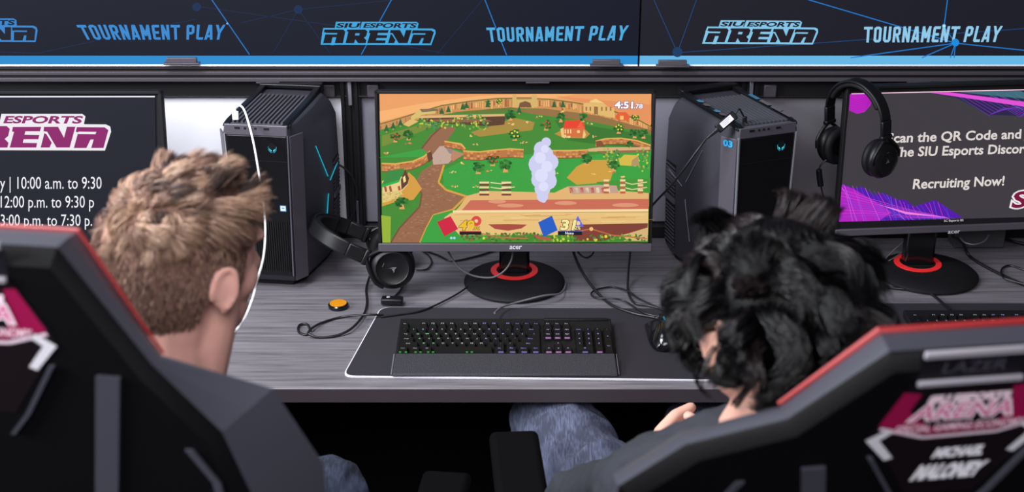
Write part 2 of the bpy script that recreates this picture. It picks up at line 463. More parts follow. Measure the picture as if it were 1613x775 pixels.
# ------------------------------------------------------------------ banner signs
def tcol(a, b, k): return tuple(x + (y - x) * k for x, y in zip(a, b))
def logo(P, dst, oc, fc, gap=None):
    """block lettered club logo; dst = px of its lower left, lower right, upper right, upper left"""
    old = P.T
    P.T = hmap(homog([(40, 405), (1450, 412), (1505, 205), (75, 195)], dst))
    P.poly([(40, 407), (62, 265), (60, 262), (78, 193), (225, 195), (240, 115), (1262, 120), (1288, 140), (1275, 203), (1462, 205), (1498, 222), (1505, 262), (1452, 413)], oc)
    P.poly([(556, 112), (572, 112), (552, 196), (540, 196)], gap or fc)
    P.layer()
    A = [(92, 213), (335, 215), (360, 240), (328, 388), (222, 388), (243, 312), (195, 312), (177, 388), (72, 388), (108, 250), (84, 248)]
    L = [A,
         [(383, 215), (615, 215), (642, 238), (628, 295), (598, 318), (630, 350), (620, 388), (525, 388), (488, 338), (470, 388), (362, 388), (398, 240), (380, 240)],
         [(668, 222), (912, 222), (900, 258), (775, 258), (768, 285), (895, 288), (886, 322), (760, 322), (752, 350), (875, 352), (868, 388), (640, 388), (678, 262), (660, 260)],
         [(935, 222), (1055, 222), (1105, 310), (1130, 222), (1203, 222), (1153, 388), (1040, 388), (962, 262), (930, 258)],
         [(938, 272), (956, 282), (1000, 350), (982, 388), (905, 388)],
         [(1215, 225), (1450, 228), (1482, 250), (1440, 392), (1335, 392), (1357, 325), (1330, 325), (1295, 392), (1188, 392), (1225, 268), (1205, 262)]]
    for q in L: P.poly(q, fc, False)
    P.layer()
    for q in ([(105, 256), (257, 258), (250, 276), (100, 274)], [(490, 260), (545, 262), (536, 290), (484, 288)], [(1228, 262), (1380, 264), (1372, 282), (1222, 280)],
              [(177, 388), (222, 388), (216, 412), (170, 412)], [(1295, 392), (1335, 392), (1328, 412), (1288, 412)]):
        P.poly(q, oc, False)
    P.text('SIU', (248, 189), (520, 190), (545, 136), (268, 135), fc, 0.035)
    P.text('ESPORTS', (592, 190), (1245, 195), (1268, 140), (615, 137), fc, 0.035)
    P.T = old

YB = 2.896
def banner(label, x0, x1, bg, stripe, u0, u1):
    t = thing('banner_sign', label, 'sign', ((x0 + x1) / 2, YB, 1.152))
    b = MB(); b.span((x0, YB, 1.152), (x1, YB + 0.012, 1.80)); b.build('backing', M_MATTE, t, bevel=0.001)
    b = MB(); b.span((x0, YB - 0.003, 1.1515), (x1, YB + 0.002, 1.1545)); b.build('lower_trim', M_WHITE, t)
    P = Paint(plane_map((0, YB - 0.0008, 1.2), (0, -1, 0)))
    W = lambda x, z: (806.5 + x / (YB * CS - (z - ZC) * SN) * FPX, None)
    # background and lower stripe in true metres, the drawing by photo pixel
    Q = Paint(lambda x, z, e: (x, YB - 0.0004 - e, z))
    Q.rect(x0, 1.154, x1, 1.80, bg); Q.rect(x0, 1.1545, x1, 1.1735, stripe)
    return t, P, Q
BLU = (34, 128, 214)
t, P, Q = banner('long dark left banner with blue network lines and tournament lettering', -1.9, 0.268, (12, 18, 36), (42, 150, 224), 0, 1008)
dim = (18, 44, 82)
for seg in ([(60, 84), (310, 30)], [(310, 10), (560, 45)], [(470, 15), (430, 84)], [(470, 15), (380, 36)], [(760, 0), (688, 86)], [(620, 0), (470, 15)], [(470, 15), (520, 84)], [(565, 60), (700, 84)], [(0, 82), (60, 84)], [(-200, 30), (0, 82)]):
    P.line(seg, 1.0, dim, False)
P.circ(470, 15, 7, (14, 42, 86)); P.circ(310, 11, 7, (14, 42, 86))
for seg in ([(327, -10), (393, 86)], [(622, -10), (569, 86)], [(760, -10), (798, 87)]): P.line(seg, 1.5, BLU)
P.circ(358, 37, 1.6, (120, 200, 255))
sign_text(P, 'TOURNAMENT PLAY', (133.5, 62.5), (349.5, 62.5), (354.5, 39), (120.5, 39), (62, 148, 224))
sign_text(P, 'TOURNAMENT PLAY', (770, 66), (983.5, 63.5), (990, 40), (766.5, 43.4), (86, 182, 238))
logo(P, [(505, 70.3), (679, 71), (686.5, 45), (509, 44.3)], (66, 176, 236), (12, 10, 20))
logo(P, [(-122, 65), (56, 66), (58, 40.5), (-135, 39.5)], (58, 142, 218), (13, 18, 34))
Q.build('panel_print', SIGN, t); P.build('lettering', SIGN, t)
t, P, Q = banner('long dark right banner with blue nodes and bright tournament lettering', 0.272, 2.2, (27, 27, 39), (108, 196, 246), 1010, 1613)  # paler ground, stripe and lettering have the reflection painted in
for seg in ([(1067, 83), (1613, 45)], [(1067, 83), (1030, 0)], [(1067, 83), (1097, 0)]): P.line(seg, 1.2, (22, 74, 128), False)
P.circ(1067, 82, 8, (22, 62, 104))
for seg in ([(1250, -10), (1275, 0), (1505, 68)], [(1505, 68), (1340, 91)], [(1505, 68), (1640, 82)], [(1505, 68), (1452, 91)], [(1505, 68), (1497, 91)], [(1505, 68), (1503, 91)], [(1487, 42), (1493, -4)], [(1487, 42), (1505, 68)]):
    P.line(seg, 1.6, BLU)
sign_text(P, 'TOURNAMENT PLAY', (1360.6, 67), (1572, 66), (1579, 41), (1362, 42), (156, 216, 250))
P.circ(1505, 67, 6, (22, 150, 236)); P.circ(1487, 41, 3, (130, 225, 255)); P.circ(1487, 41, 1.4, (240, 252, 255))
logo(P, [(1106, 68.5), (1280, 70), (1289.5, 43.5), (1114, 42)], (140, 212, 248), (30, 25, 36))
Q.build('panel_print', SIGN, t); P.build('lettering', SIGN, t)
for nm, u0, u1, v in (('dark metal clip gripping the lower edge of the left banner above the left tower', 262, 310, 96), ('dark metal clip at the right end of the left banner', 933, 977, 99), ('dark metal clip at the left end of the right banner', 1037, 1082, 100)):
    a, c = at_y(u0, v, 2.888), at_y(u1, v, 2.888)
    t = thing('banner_clip', nm, 'clip', ((a[0] + c[0]) / 2, 2.89, a[2]), 'banner clips on the frame')
    b = MB(); b.span((a[0], 2.886, a[2] - 0.004), (c[0], 2.895, a[2] + 0.007)); b.build('jaw', M_BEZEL, t, bevel=0.0015)
    b = MB(); b.span((a[0] - 0.005, 2.880, a[2] - 0.007), (c[0] + 0.006, 2.90, a[2] - 0.003)); b.build('foot', M_ALU, t, bevel=0.001)

# ------------------------------------------------------------------ monitors
def monitor(label, base, cen, size, yaw, tilt, bar, neck_x=None, ring=(205, 38, 40), side=0.006):
    """cen = centre of the front face, size = outer width/height, bar = lower bezel height"""
    t = thing('monitor', label, 'monitor', (base[0], base[1], 0.74), 'black monitors on the desk')
    M = Euler((-tilt, 0, yaw)).to_matrix()
    ux, fw, up = M @ Vector((1, 0, 0)), M @ Vector((0, 1, 0)), M @ Vector((0, 0, 1))
    C = Vector(cen); W, H = size
    pt = lambda x, y, d=0: C + ux * x + up * y + fw * d
    b = MB()
    b.box(pt(0, 0, 0.012), (W, 0.020, H), M, 0)
    b.box(pt(0, 0.01, 0.034), (W * 0.62, 0.03, H * 0.62), M, 0)
    b.build('housing', M_MATTE, t, bevel=0.004)
    b = MB()
    for sx in (-1, 1): b.box(pt(sx * (W / 2 - side / 2), 0, 0.0), (side, 0.008, H), M)
    b.box(pt(0, H / 2 - side / 2, 0.0), (W, 0.008, side), M)
    b.build('bezel', M_MATTE, t, bevel=0.001)
    b = MB(); b.box(pt(0, -H / 2 + bar / 2, -0.001), (W, 0.011, bar), M); bz = b.build('lower_bezel', M_BEZEL, t, bevel=0.0015)
    # stand
    nx = base[0] if neck_x is None else neck_x
    b = MB(); R0 = 0.106
    b.lathe([(0.102, 0), (R0, 0.003), (R0, 0.006), (0.100, 0.011), (0.06, 0.015), (0.0005, 0.016)], (base[0], base[1], 0.7405), 64)
    b.build('base', M_MATTE, t, angle=40)
    ny = base[1] + 0.03
    b = MB(); n = 48
    for r0, r1 in ((0.038, 0.050),):
        rings = [[(nx + r * math.cos(2 * math.pi * k / n), ny + r * math.sin(2 * math.pi * k / n), z) for k in range(n)] for r, z in ((r0, 0.7565), (r1, 0.7555), (r1, 0.7575), (r0, 0.7585), (r0, 0.7565))]
        b.loft(rings, 0, False)
    b.build('accent_ring', mat('red_ring', ring, 0.4, emit=ring, es=0.25), t)
    b = MB(); b.span((nx - 0.032, ny - 0.012, 0.752), (nx + 0.032, ny + 0.020, C.z + 0.03)); b.build('neck', M_GLOSS, t, bevel=0.006)
    nrm = -fw
    return t, plane_map(C - fw * 0.0005, nrm), pt, bz, M

# central monitor with the game picture
tl = R(7.2)
c0 = at_y(811.5, 268, 2.62)
t, mp, pt, bz, M = monitor('central monitor showing a colourful green village game scene', (0.005, 2.68), (c0[0], 2.62, 1.0105), (0.552, 0.327), 0, tl, 0.017)
P = Paint(mp, 0.00004)
z5 = lambda x, y: (560 + x / 2.87, 130 + y / 2.87)
P.T = z5
GR, GR2, GRD = (68, 138, 48), (58, 160, 62), (44, 104, 44)
OR, PATH, PATHD, PATHL = (218, 160, 66), (150, 104, 74), (120, 78, 54), (178, 132, 98)
CLF, CLFD, CLFL = (186, 118, 66), (120, 70, 42), (228, 172, 104)
SC = [(108, 50), (1338, 50), (1322, 722), (122, 724)]
def rnd(a, b): return random.uniform(a, b)
P.poly(SC, (236, 160, 98))
P.poly([(109, 130), (300, 95), (560, 60), (800, 52), (1000, 52), (900, 70), (600, 85), (330, 120), (110, 178)], (246, 178, 112))
P.poly([(900, 60), (1337, 100), (1337, 190), (1100, 110)], (230, 146, 92))
# far cliff and grass rim
rim = [(110, 188), (200, 162), (300, 130), (390, 104), (520, 84), (640, 72), (760, 70), (880, 76), (1000, 92), (1100, 112), (1200, 140), (1280, 170), (1337, 200)]
low = [(1337, 235), (1250, 205), (1120, 168), (1000, 140), (860, 122), (700, 120), (560, 128), (420, 146), (300, 176), (200, 205), (110, 236)]
P.poly(rim + low, (206, 144, 82))
P.layer()
for i in range(120):
    k = i / 119; x = 112 + k * 1220
    yt = np.interp(x, [p[0] for p in rim], [p[1] for p in rim]); yb = np.interp(x, [p[0] for p in low][::-1], [p[1] for p in low][::-1])
    c = random.choice([(232, 176, 108), (226, 166, 100), (150, 94, 58), (176, 110, 66), (240, 190, 120)])
    if x < 380: c = tcol(c, (150, 110, 70), 0.5)
    a = yt + rnd(2, 10); P.rect(x, a, x + rnd(3, 8), a + rnd(0.4, 0.9) * (yb - a), c, False)
P.line(rim, 5, (110, 110, 52))
P.poly([(110, 215), (200, 190), (300, 165), (420, 140), (560, 124), (700, 116), (860, 118), (1000, 136), (1120, 160), (1250, 198), (1337, 228), (1322, 722), (122, 724)], GR)
P.poly([(430, 135), (700, 112), (760, 120), (600, 142)], (100, 120, 50)); P.poly([(700, 122), (860, 118), (1100, 150), (1337, 215), (1337, 232), (1040, 172), (800, 142)], (150, 112, 66))
P.poly([(120, 240), (330, 180), (350, 200), (120, 290)], (120, 140, 52))
P.poly([(520, 225), (720, 160), (810, 180), (800, 215), (560, 245)], (168, 138, 60))
P.poly([(560, 240), (800, 196), (700, 215)], (190, 150, 70))
P.poly([(100, 340), (300, 300), (330, 318), (300, 336)], GR2)
P.poly([(900, 170), (1337, 240), (1337, 300), (1100, 280), (960, 262)], (58, 118, 44))
P.poly([(940, 250), (900, 232), (930, 216), (1030, 205), (1060, 232), (1040, 252)], (190, 140, 60))
# bright mid meadow
P.poly([(400, 440), (390, 400), (500, 345), (700, 330), (900, 318), (1040, 330), (1337, 300), (1328, 500), (860, 500), (560, 520), (440, 512), (395, 470)], GR2)
P.poly([(955, 430), (1000, 380), (1060, 350), (1140, 350), (1165, 400), (1150, 450), (1000, 462)], (206, 158, 62))
P.poly([(1090, 450), (1337, 430), (1334, 500), (1100, 500)], (66, 150, 52))
# river bed path
P.poly([(395, 195), (455, 205), (415, 262), (440, 300), (490, 325), (440, 360), (400, 372), (372, 452), (410, 486), (500, 515), (440, 575), (350, 600), (318, 660), (290, 724), (158, 724), (200, 655), (290, 560), (300, 500), (262, 470), (300, 400), (345, 372), (350, 330), (298, 300), (340, 235)], PATH)
P.layer()
for i in range(130):
    y = rnd(380, 715); xa = np.interp(y, [380, 470, 520, 600, 720], [310, 270, 300, 250, 165]); xb = np.interp(y, [380, 450, 490, 520, 600, 720], [395, 372, 410, 490, 345, 290])
    x = rnd(xa + 6, xb - 10); P.circ(x, y, rnd(3, 9), random.choice([(166, 118, 86), (136, 92, 64), (158, 110, 80), (174, 126, 92)]), rnd(1.5, 3), 7, False)
P.poly([(345, 330), (380, 288), (425, 285), (450, 330), (420, 366), (352, 372)], (196, 166, 150)); P.poly([(400, 286), (425, 285), (446, 326), (424, 320)], (150, 130, 128))
P.poly([(440, 300), (495, 322), (440, 356), (430, 340)], (186, 134, 104))
for e in ([(500, 515), (440, 575), (352, 600), (320, 660), (292, 724)], [(375, 452), (410, 486), (505, 516)], [(400, 372), (375, 452)]): P.line(e, 9, OR)
for e in ([(298, 300), (345, 240), (395, 195)], [(262, 470), (300, 500), (290, 562), (200, 656), (160, 722)]): P.line(e, 7, PATHD)
P.poly([(352, 600), (500, 560), (470, 640), (610, 690), (560, 724), (292, 724), (320, 660)], GR2)
P.poly([(116, 600), (160, 606), (158, 724), (122, 724)], (150, 178, 52))
P.layer()
for i in range(260):
    x, y = rnd(380, 900), rnd(350, 500)
    P.circ(x, y, 2.2, random.choice([(74, 178, 74), (48, 142, 56), (80, 170, 60)]), 1.2, 5, False)
# cliffs with stone blocks
def cliff(top, h, n):
    bot = [(x, y + h) for x, y in top]
    P.poly(top + bot[::-1], CLF)
    P.layer(); xs = [p[0] for p in top]; ys = [p[1] for p in top]
    inc = xs[-1] > xs[0]
    for i in range(n):
        for j in range(3):
            x = xs[0] + (xs[-1] - xs[0]) * (i + 0.08) / n; x2 = xs[0] + (xs[-1] - xs[0]) * (i + 0.86) / n
            ya = np.interp(x, xs, ys) + h * (j + 0.12) / 3; yb = np.interp(x2, xs, ys) + h * (j + 0.12) / 3
            k = h / 3 * 0.72; P.poly([(x, ya), (x2, yb), (x2, yb + k), (x, ya + k)], random.choice([(204, 140, 80), (188, 116, 64), (216, 154, 92), (168, 100, 56)]), False)
    P.line(top, 6, (232, 176, 84)); P.line(bot, 3, CLFD)
cliff([(118, 366), (180, 368), (260, 356), (310, 334), (338, 310)], 36, 16)
P.poly([(322, 320), (342, 310), (350, 345), (330, 362)], (104, 66, 44))
cliff([(402, 266), (440, 272), (478, 278), (496, 300)], 26, 8); P.line([(440, 302), (495, 320)], 6, GR2)
cliff([(488, 310), (560, 314), (630, 306), (700, 300), (760, 304)], 38, 18)
cliff([(880, 308), (960, 308), (1050, 305)], 34, 12)
cliff([(1085, 266), (1130, 254), (1200, 252), (1270, 262), (1334, 284)], 26, 16)
P.poly([(1085, 266), (1110, 262), (1130, 290), (1090, 290)], (130, 80, 46))
# log platforms
P.poly([(255, 160), (300, 150), (680, 142), (682, 152), (300, 164)], (226, 180, 120)); P.poly([(275, 162), (680, 152), (672, 190), (600, 198), (330, 180)], (92, 62, 42)); P.poly([(340, 168), (560, 160), (620, 176), (400, 182)], (150, 96, 64))
P.poly([(1050, 300), (1100, 293), (1330, 292), (1330, 304), (1090, 312), (1052, 312)], (214, 176, 124)); P.poly([(1090, 310), (1330, 304), (1328, 316), (1120, 320)], (150, 104, 70))
def bush(x0, x1, y0, y1, n, cols, r=8):
    P.layer()
    for i in range(n): P.circ(rnd(x0, x1), rnd(y0, y1), rnd(r * .5, r), random.choice(cols), rnd(r * .35, r * .7), 8, False, rnd(0, 3))
LEAF = [(128, 160, 60), (96, 138, 70), (60, 120, 60), (168, 190, 70), (206, 206, 70), (80, 130, 80)]
bush(280, 480, 160, 205, 60, LEAF); bush(480, 600, 148, 212, 60, LEAF); bush(310, 380, 180, 215, 24, [(60, 120, 64), (80, 140, 80)])
bush(1120, 1190, 300, 345, 34, LEAF); bush(1260, 1325, 300, 400, 46, LEAF); bush(1140, 1200, 340, 390, 22, LEAF)
# village wall gate, town hall, small houses
P.poly([(710, 55), (728, 55), (728, 66), (796, 66), (796, 55), (820, 55), (822, 112), (708, 112)], (214, 178, 104)); P.poly([(738, 112), (742, 92), (768, 84), (790, 92), (796, 112)], (120, 84, 56)); P.poly([(728, 66), (796, 66), (796, 76), (728, 76)], (160, 128, 74))
P.poly([(1030, 92), (1060, 92), (1062, 78), (1090, 76), (1120, 90), (1140, 110), (1170, 116), (1168, 160), (1030, 132)], (226, 184, 108)); P.poly([(1056, 88), (1086, 74), (1120, 92)], (242, 206, 132)); P.poly([(1078, 108), (1096, 110), (1096, 146), (1078, 142)], (150, 110, 64))
for x in (1040, 1058, 1110, 1130, 1150): P.rect(x, 110, x + 7, 128, (160, 110, 66), False)
P.poly([(1175, 152), (1190, 134), (1222, 134), (1240, 152), (1232, 174), (1180, 168)], (226, 96, 48)); P.poly([(1196, 150), (1212, 150), (1212, 168), (1196, 168)], (250, 190, 110))
P.poly([(246, 160), (290, 120), (366, 118), (360, 140), (300, 146), (262, 170)], (216, 190, 110)); P.poly([(290, 120), (366, 118), (376, 128), (300, 134)], (130, 110, 84))
P.poly([(215, 190), (250, 165), (285, 176), (240, 200)], (226, 184, 110))
# red roof house
P.poly([(940, 205), (1034, 208), (1036, 246), (942, 246)], (214, 112, 62)); P.poly([(948, 172), (1030, 170), (1038, 208), (938, 206)], (232, 66, 40)); P.poly([(1000, 205), (1018, 176), (1038, 210)], (240, 92, 56))
for x in (946, 958, 970): P.rect(x, 212, x + 5, 230, (250, 222, 150), False)
P.circ(1008, 222, 7, (250, 206, 130)); P.poly([(926, 210), (940, 204), (944, 250), (932, 246)], (236, 200, 128)); P.poly([(1032, 212), (1042, 236), (1034, 252), (1026, 250)], (236, 200, 128)); bush(930, 970, 238, 248, 14, [(240, 220, 160), (236, 190, 110)], 6)
# green roof house on the left
P.poly([(120, 490), (215, 455), (240, 405), (268, 430), (300, 480), (262, 530), (180, 540), (120, 560)], (214, 156, 64))
P.poly([(120, 445), (232, 420), (238, 460), (210, 490), (122, 500)], (232, 206, 140)); P.poly([(205, 440), (225, 392), (242, 432), (236, 458), (208, 486)], (96, 58, 44))
P.poly([(120, 460), (150, 398), (222, 388), (198, 446), (122, 474)], (56, 138, 62)); P.poly([(122, 462), (196, 440), (198, 450), (122, 474)], (40, 176, 70))
for x in (128, 150, 190): P.poly([(x, 470), (x + 10, 466), (x + 16, 492), (x + 6, 496)], (168, 84, 50), False)
P.poly([(214, 430), (224, 420), (228, 446), (218, 454)], (250, 224, 150))
P.poly([(122, 500), (206, 486), (214, 508), (160, 534), (122, 545)], (222, 196, 120)); bush(125, 210, 495, 535, 40, [(206, 176, 100), (232, 208, 140), (190, 160, 90)], 6)
# yellow roof hut on the right
P.poly([(1190, 350), (1215, 326), (1276, 328), (1282, 350), (1260, 378), (1196, 374)], (214, 186, 70)); P.poly([(1250, 352), (1276, 332), (1284, 376), (1246, 378)], (176, 150, 100))
# fruit trees
def tree(x, y, s, fruit=None):
    P.poly([(x - 4 * s, y), (x + 4 * s, y), (x + 8 * s, y + 13 * s), (x - 8 * s, y + 13 * s)], (226, 160, 96))
    P.layer()
    for i in range(26):
        a = rnd(0, 6.28); r = rnd(0, 1) ** .5; P.circ(x + math.cos(a) * 17 * s * r, y - 8 * s + math.sin(a) * 14 * s * r, rnd(4, 7) * s, random.choice([(36, 92, 40), (28, 78, 36), (50, 116, 46), (64, 134, 54)]), rnd(3, 5) * s, 8, False)
    P.layer()
    if fruit:
        for a, q in ((-9, -12), (8, -14), (-2, -2), (10, -2), (0, -18)): P.circ(x + a * s, y + q * s, 3.2 * s, fruit, None, 9, False)
RED, YEL = (214, 70, 50), (246, 214, 60)
for x, y, s, f in ((180, 255, 1.2, RED), (240, 245, 1.25, None), (720, 245, 1.4, YEL), (862, 200, 1.3, RED), (700, 155, 1.35, None), (928, 165, 1.15, None), (1028, 165, 1.1, None), (1190, 215, 1.25, YEL), (1262, 236, 1.2, None), (1302, 238, 1.2, None), (620, 358, 1.5, RED), (555, 394, 1.5, None), (678, 386, 1.55, None), (1045, 355, 1.5, None), (1168, 385, 1.3, None), (210, 552, 1.6, None), (1240, 285, 0.9, None), (1265, 165, 0.9, YEL), (600, 96, 0.7, None), (650, 92, 0.8, YEL)): tree(x, y, s, f)
for x, y in ((140, 208), (170, 196), (203, 182), (390, 130), (420, 122), (485, 110), (502, 104), (740, 125), (598, 100), (898, 100), (938, 100)):
    P.poly([(x - 12, y + 12), (x, y - 20), (x + 12, y + 12)], (40, 100, 52)); P.rect(x - 3, y + 12, x + 3, y + 18, (206, 150, 90), False)
P.layer()
for x, y in ((240, 275), (145, 320), (540, 278), (545, 470), (600, 400), (490, 365), (440, 405), (760, 270), (1085, 243), (905, 410), (1080, 415), (1160, 405), (1205, 428), (940, 130), (830, 155), (1060, 185), (700, 188), (780, 180), (530, 240), (450, 470)):
    for k in range(5): P.circ(x + rnd(-14, 14), y + rnd(-4, 4), rnd(2, 6), random.choice([(236, 200, 130), (220, 150, 90), (232, 214, 110), (214, 110, 80)]), rnd(2, 4), 7, False)
# boardwalk stage
P.poly([(505, 512), (590, 490), (900, 498), (960, 470), (1326, 500), (1326, 560), (430, 606), (470, 560)], (226, 180, 116))
P.poly([(960, 470), (1100, 462), (1180, 466), (1190, 500), (980, 505)], (196, 160, 140))
for i in range(8): P.poly([(966 + i * 24, 476), (980 + i * 24, 474), (984 + i * 24, 498), (970 + i * 24, 500)], [(190, 92, 80), (236, 208, 168)][i % 2], False)
P.poly([(520, 532), (1326, 526), (1324, 574), (480, 578)], (202, 108, 84))
P.layer()
for x, y, r in ((700, 556, 60), (640, 538, 40), (1220, 554, 60), (950, 545, 50)): P.circ(x, y, r, (222, 150, 116), 9, 20, False)
P.poly([(440, 578), (1324, 572), (1324, 584), (440, 590)], (246, 218, 160)); P.line([(450, 591), (1324, 585)], 3, (150, 100, 66))
P.poly([(430, 590), (1324, 586), (1322, 690), (470, 690), (400, 612)], (232, 192, 124))
P.layer()
for i in range(26):
    y = rnd(596, 640); x = rnd(440, 1200); P.line([(x, y), (x + rnd(60, 200), y - 1)], rnd(1, 3), random.choice([(214, 166, 98), (244, 212, 150), (200, 150, 88)]), False)
P.poly([(600, 641), (690, 640), (776, 642), (750, 660), (690, 670), (630, 662)], (168, 76, 60)); P.poly([(1000, 642), (1322, 636), (1320, 664), (1200, 690), (1120, 716), (1000, 716), (960, 680)], (128, 62, 48)); P.poly([(1240, 680), (1322, 655), (1320, 716), (1200, 716)], (214, 178, 120))
for x in (560, 582, 660, 682): P.layer(); [P.rect(x, 448 + k * 11, x + 22, 456 + k * 11, [(238, 214, 160), (110, 60, 44)][k % 2], False) for k in range(6)]
for x in (1122, 1196, 1276): P.layer(); [P.rect(x, 438 + k * 11, x + 24, 447 + k * 11, [(238, 214, 160), (190, 96, 70)][k % 2], False) for k in range(6)]
for e in ([(610, 452), (660, 458), (700, 452)], [(610, 474), (660, 480), (720, 472)], [(1220, 452), (1250, 460), (1318, 450)], [(1220, 476), (1250, 484), (1318, 474)]): P.line(e, 4, (240, 220, 170))
bush(480, 860, 680, 715, 120, [(76, 128, 50), (56, 104, 44), (116, 150, 60), (150, 90, 60)], 9); bush(860, 1320, 690, 716, 90, [(76, 128, 50), (56, 104, 44), (116, 160, 60), (206, 210, 60)], 9)
for e in ([(560, 680), (640, 700), (780, 706)], [(960, 680), (1066, 662), (1160, 690), (1318, 706)]): P.line(e, 5, (190, 110, 66))
P.circ(1066, 662, 9, (236, 190, 120)); P.circ(580, 704, 6, (220, 220, 50)); P.circ(1132, 696, 7, (220, 220, 50)); P.poly([(806, 690), (830, 694), (886, 704), (884, 716), (820, 706)], (176, 90, 66))
# pale puff of cloud over the stage
P.layer()
for x, y, r in ((840, 300, 34), (850, 330, 46), (880, 360, 38), (830, 370, 48), (850, 410, 55), (870, 445, 40), (830, 440, 36), (845, 480, 36), (845, 515, 26), (862, 270, 22), (850, 532, 12)): P.circ(x, y, r, (206, 206, 240), None, 14, False)
P.layer()
for x, y, r in ((835, 340, 26), (865, 380, 26), (840, 420, 30), (850, 470, 22), (856, 300, 18)): P.circ(x, y, r, (222, 222, 250), None, 12, False)
# read-outs
def outl(s, bl, br, tr, tl, c, oc, o1=0.07, o2=0.02): P.text(s, bl, br, tr, tl, oc, o1); P.text(s, bl, br, tr, tl, c, o2)
outl('4:51', (1172, 115), (1252, 117), (1254, 88), (1174, 86), (250, 250, 255), (90, 80, 130), 0.08, 0.035)
outl('.78', (1258, 116), (1297, 117), (1298, 98), (1259, 97), (245, 245, 255), (90, 80, 130), 0.08, 0.03)
P.poly([(368, 630), (430, 604), (464, 662), (402, 696)], (206, 34, 62)); P.circ(546, 626, 23, (222, 70, 62)); P.circ(546, 626, 8, (240, 200, 160)); P.rect(524, 624, 538, 629, (240, 200, 160), False)
P.rect(470, 674, 568, 688, (22, 18, 24)); P.rect(470, 672, 568, 675, (190, 30, 40), False)
outl('49', (468, 666), (530, 667), (538, 626), (476, 625), (240, 190, 40), (30, 22, 16), 0.07, 0.04)
outl('.0%', (530, 666), (560, 667), (562, 652), (532, 651), (240, 190, 40), (30, 22, 16))
P.circ(433, 703, 6, (160, 214, 240)); P.circ(447, 703, 6, (160, 214, 240), None, 12, False)
P.poly([(826, 632), (888, 602), (914, 668), (850, 698)], (36, 92, 196)); P.poly([(1005, 602), (1032, 652), (980, 652)], (96, 104, 224)); P.circ(1006, 636, 10, (232, 206, 170))
P.rect(915, 672, 1024, 690, (20, 18, 28)); P.rect(915, 670, 1030, 673, (90, 120, 220), False)
outl('31', (928, 665), (988, 666), (996, 624), (936, 622), (246, 232, 160), (30, 22, 16), 0.07, 0.04)
outl('.2%', (986, 664), (1016, 665), (1018, 650), (988, 649), (246, 232, 160), (30, 22, 16))
P.text('Nono', (948, 686), (986, 687), (987, 676), (949, 675), (240, 240, 245), 0.02)
P.build('screen', SCREEN, t)
Pl = Paint(plane_map(pt(0, -0.155, -0.0068), -(M @ Vector((0, 1, 0))), None))
Pl.text('acer', (802.5, 392.3), (821.5, 392.3), (822.5, 384.6), (803.5, 384.6), (205, 203, 210), 0.01)
Pl.build('brand_mark', PRINT, bz)

# left monitor
c0 = at_y(811.5, 268, 2.62)
t, mp, pt, bz, M = monitor('left monitor with opening hours and a magenta arena logo', (-0.955, 2.69), (-0.965, 2.625, 1.0085), (0.552, 0.327), 0, tl, 0.017)
P = Paint(mp)
P.poly([(-178, 152), (244, 150), (248, 385), (-168, 387)], (17, 20, 34))
P.line([(-175, 152.5), (244, 152.2)], 2.0, (240, 240, 250))
logo(P, [(-94, 236), (165, 237), (175, 196), (-88, 195)], (238, 234, 240), (140, 26, 104), (17, 20, 34))
for s, x0, x1, yb, yt in (('y | 10:00 a.m. to 9:30', 0, 160, 297.3, 278.8), ('12:00 p.m. to 9:30 p', 1, 148, 327, 308.8), ('3:00 p.m. to 7:30 p.', 1, 145, 355.8, 338)):
    P.text(s, (x0, yb), (x1, yb), (x1, yt), (x0, yt), (240, 240, 246), 0.0)
P.build('screen', SCREEN, t)

# right monitor
cr_ = at_y(1517, 253, 2.735)
t, mp, pt, bz, M = monitor('right monitor showing recruiting message on dark grey screen', (0.885, 2.72), (0.930, 2.735, 0.9985), (0.512, 0.320), R(5.5), R(2.5), 0.015, neck_x=0.872, ring=(215, 42, 34))
P = Paint(mp)
zq = lambda x, y: (1270 + x / 2.673, 110 + y / 2.673)
P.T = zq
P.poly([(184, 102), (1120, 80), (1085, 660), (126, 678)], (62, 58, 64))
P.poly([(183, 104), (285, 100), (270, 150), (245, 178), (215, 185), (181, 172)], (190, 30, 196)); P.layer()
for k in range(7): P.line([(184, 118 + 9 * k), (215, 130 + 8 * k), (250, 118 + 8 * k), (280, 108 + 2 * k)], 1.3, (140, 24, 150), False)
P.poly([(520, 97), (1120, 82), (1120, 215), (917, 195), (800, 190), (770, 192), (640, 120)], (44, 34, 76)); P.layer()
for k in range(9): P.line([(640 + 22 * k, 112), (770 + 14 * k, 192 - 6 * k), (830 + 12 * k, 160), (900 + 10 * k, 198 - 3 * k), (980 + 6 * k, 130)], 1.6, random.choice([(110, 60, 214), (90, 70, 190), (150, 40, 200)]), False)
for k in range(4): P.line([(760 + 40 * k, 100), (917 + 30 * k, 170)], 1.4, (70, 140, 160), False)
P.poly([(640, 94), (900, 88), (1000, 130)], (64, 106, 122), False)
P.poly([(520, 96), (600, 94), (1120, 160), (1120, 185)], (226, 80, 214)); P.line([(190, 101), (1120, 79)], 4, (238, 196, 214))
hill = [(150, 480), (200, 500), (235, 492), (280, 525), (330, 520), (380, 545), (420, 548), (455, 575), (500, 560), (545, 548), (600, 585), (660, 622), (130, 648)]
P.poly(hill, (84, 24, 168)); P.poly([(148, 482), (200, 502), (300, 560), (360, 600), (300, 640), (132, 648)], (176, 34, 190)); P.layer()
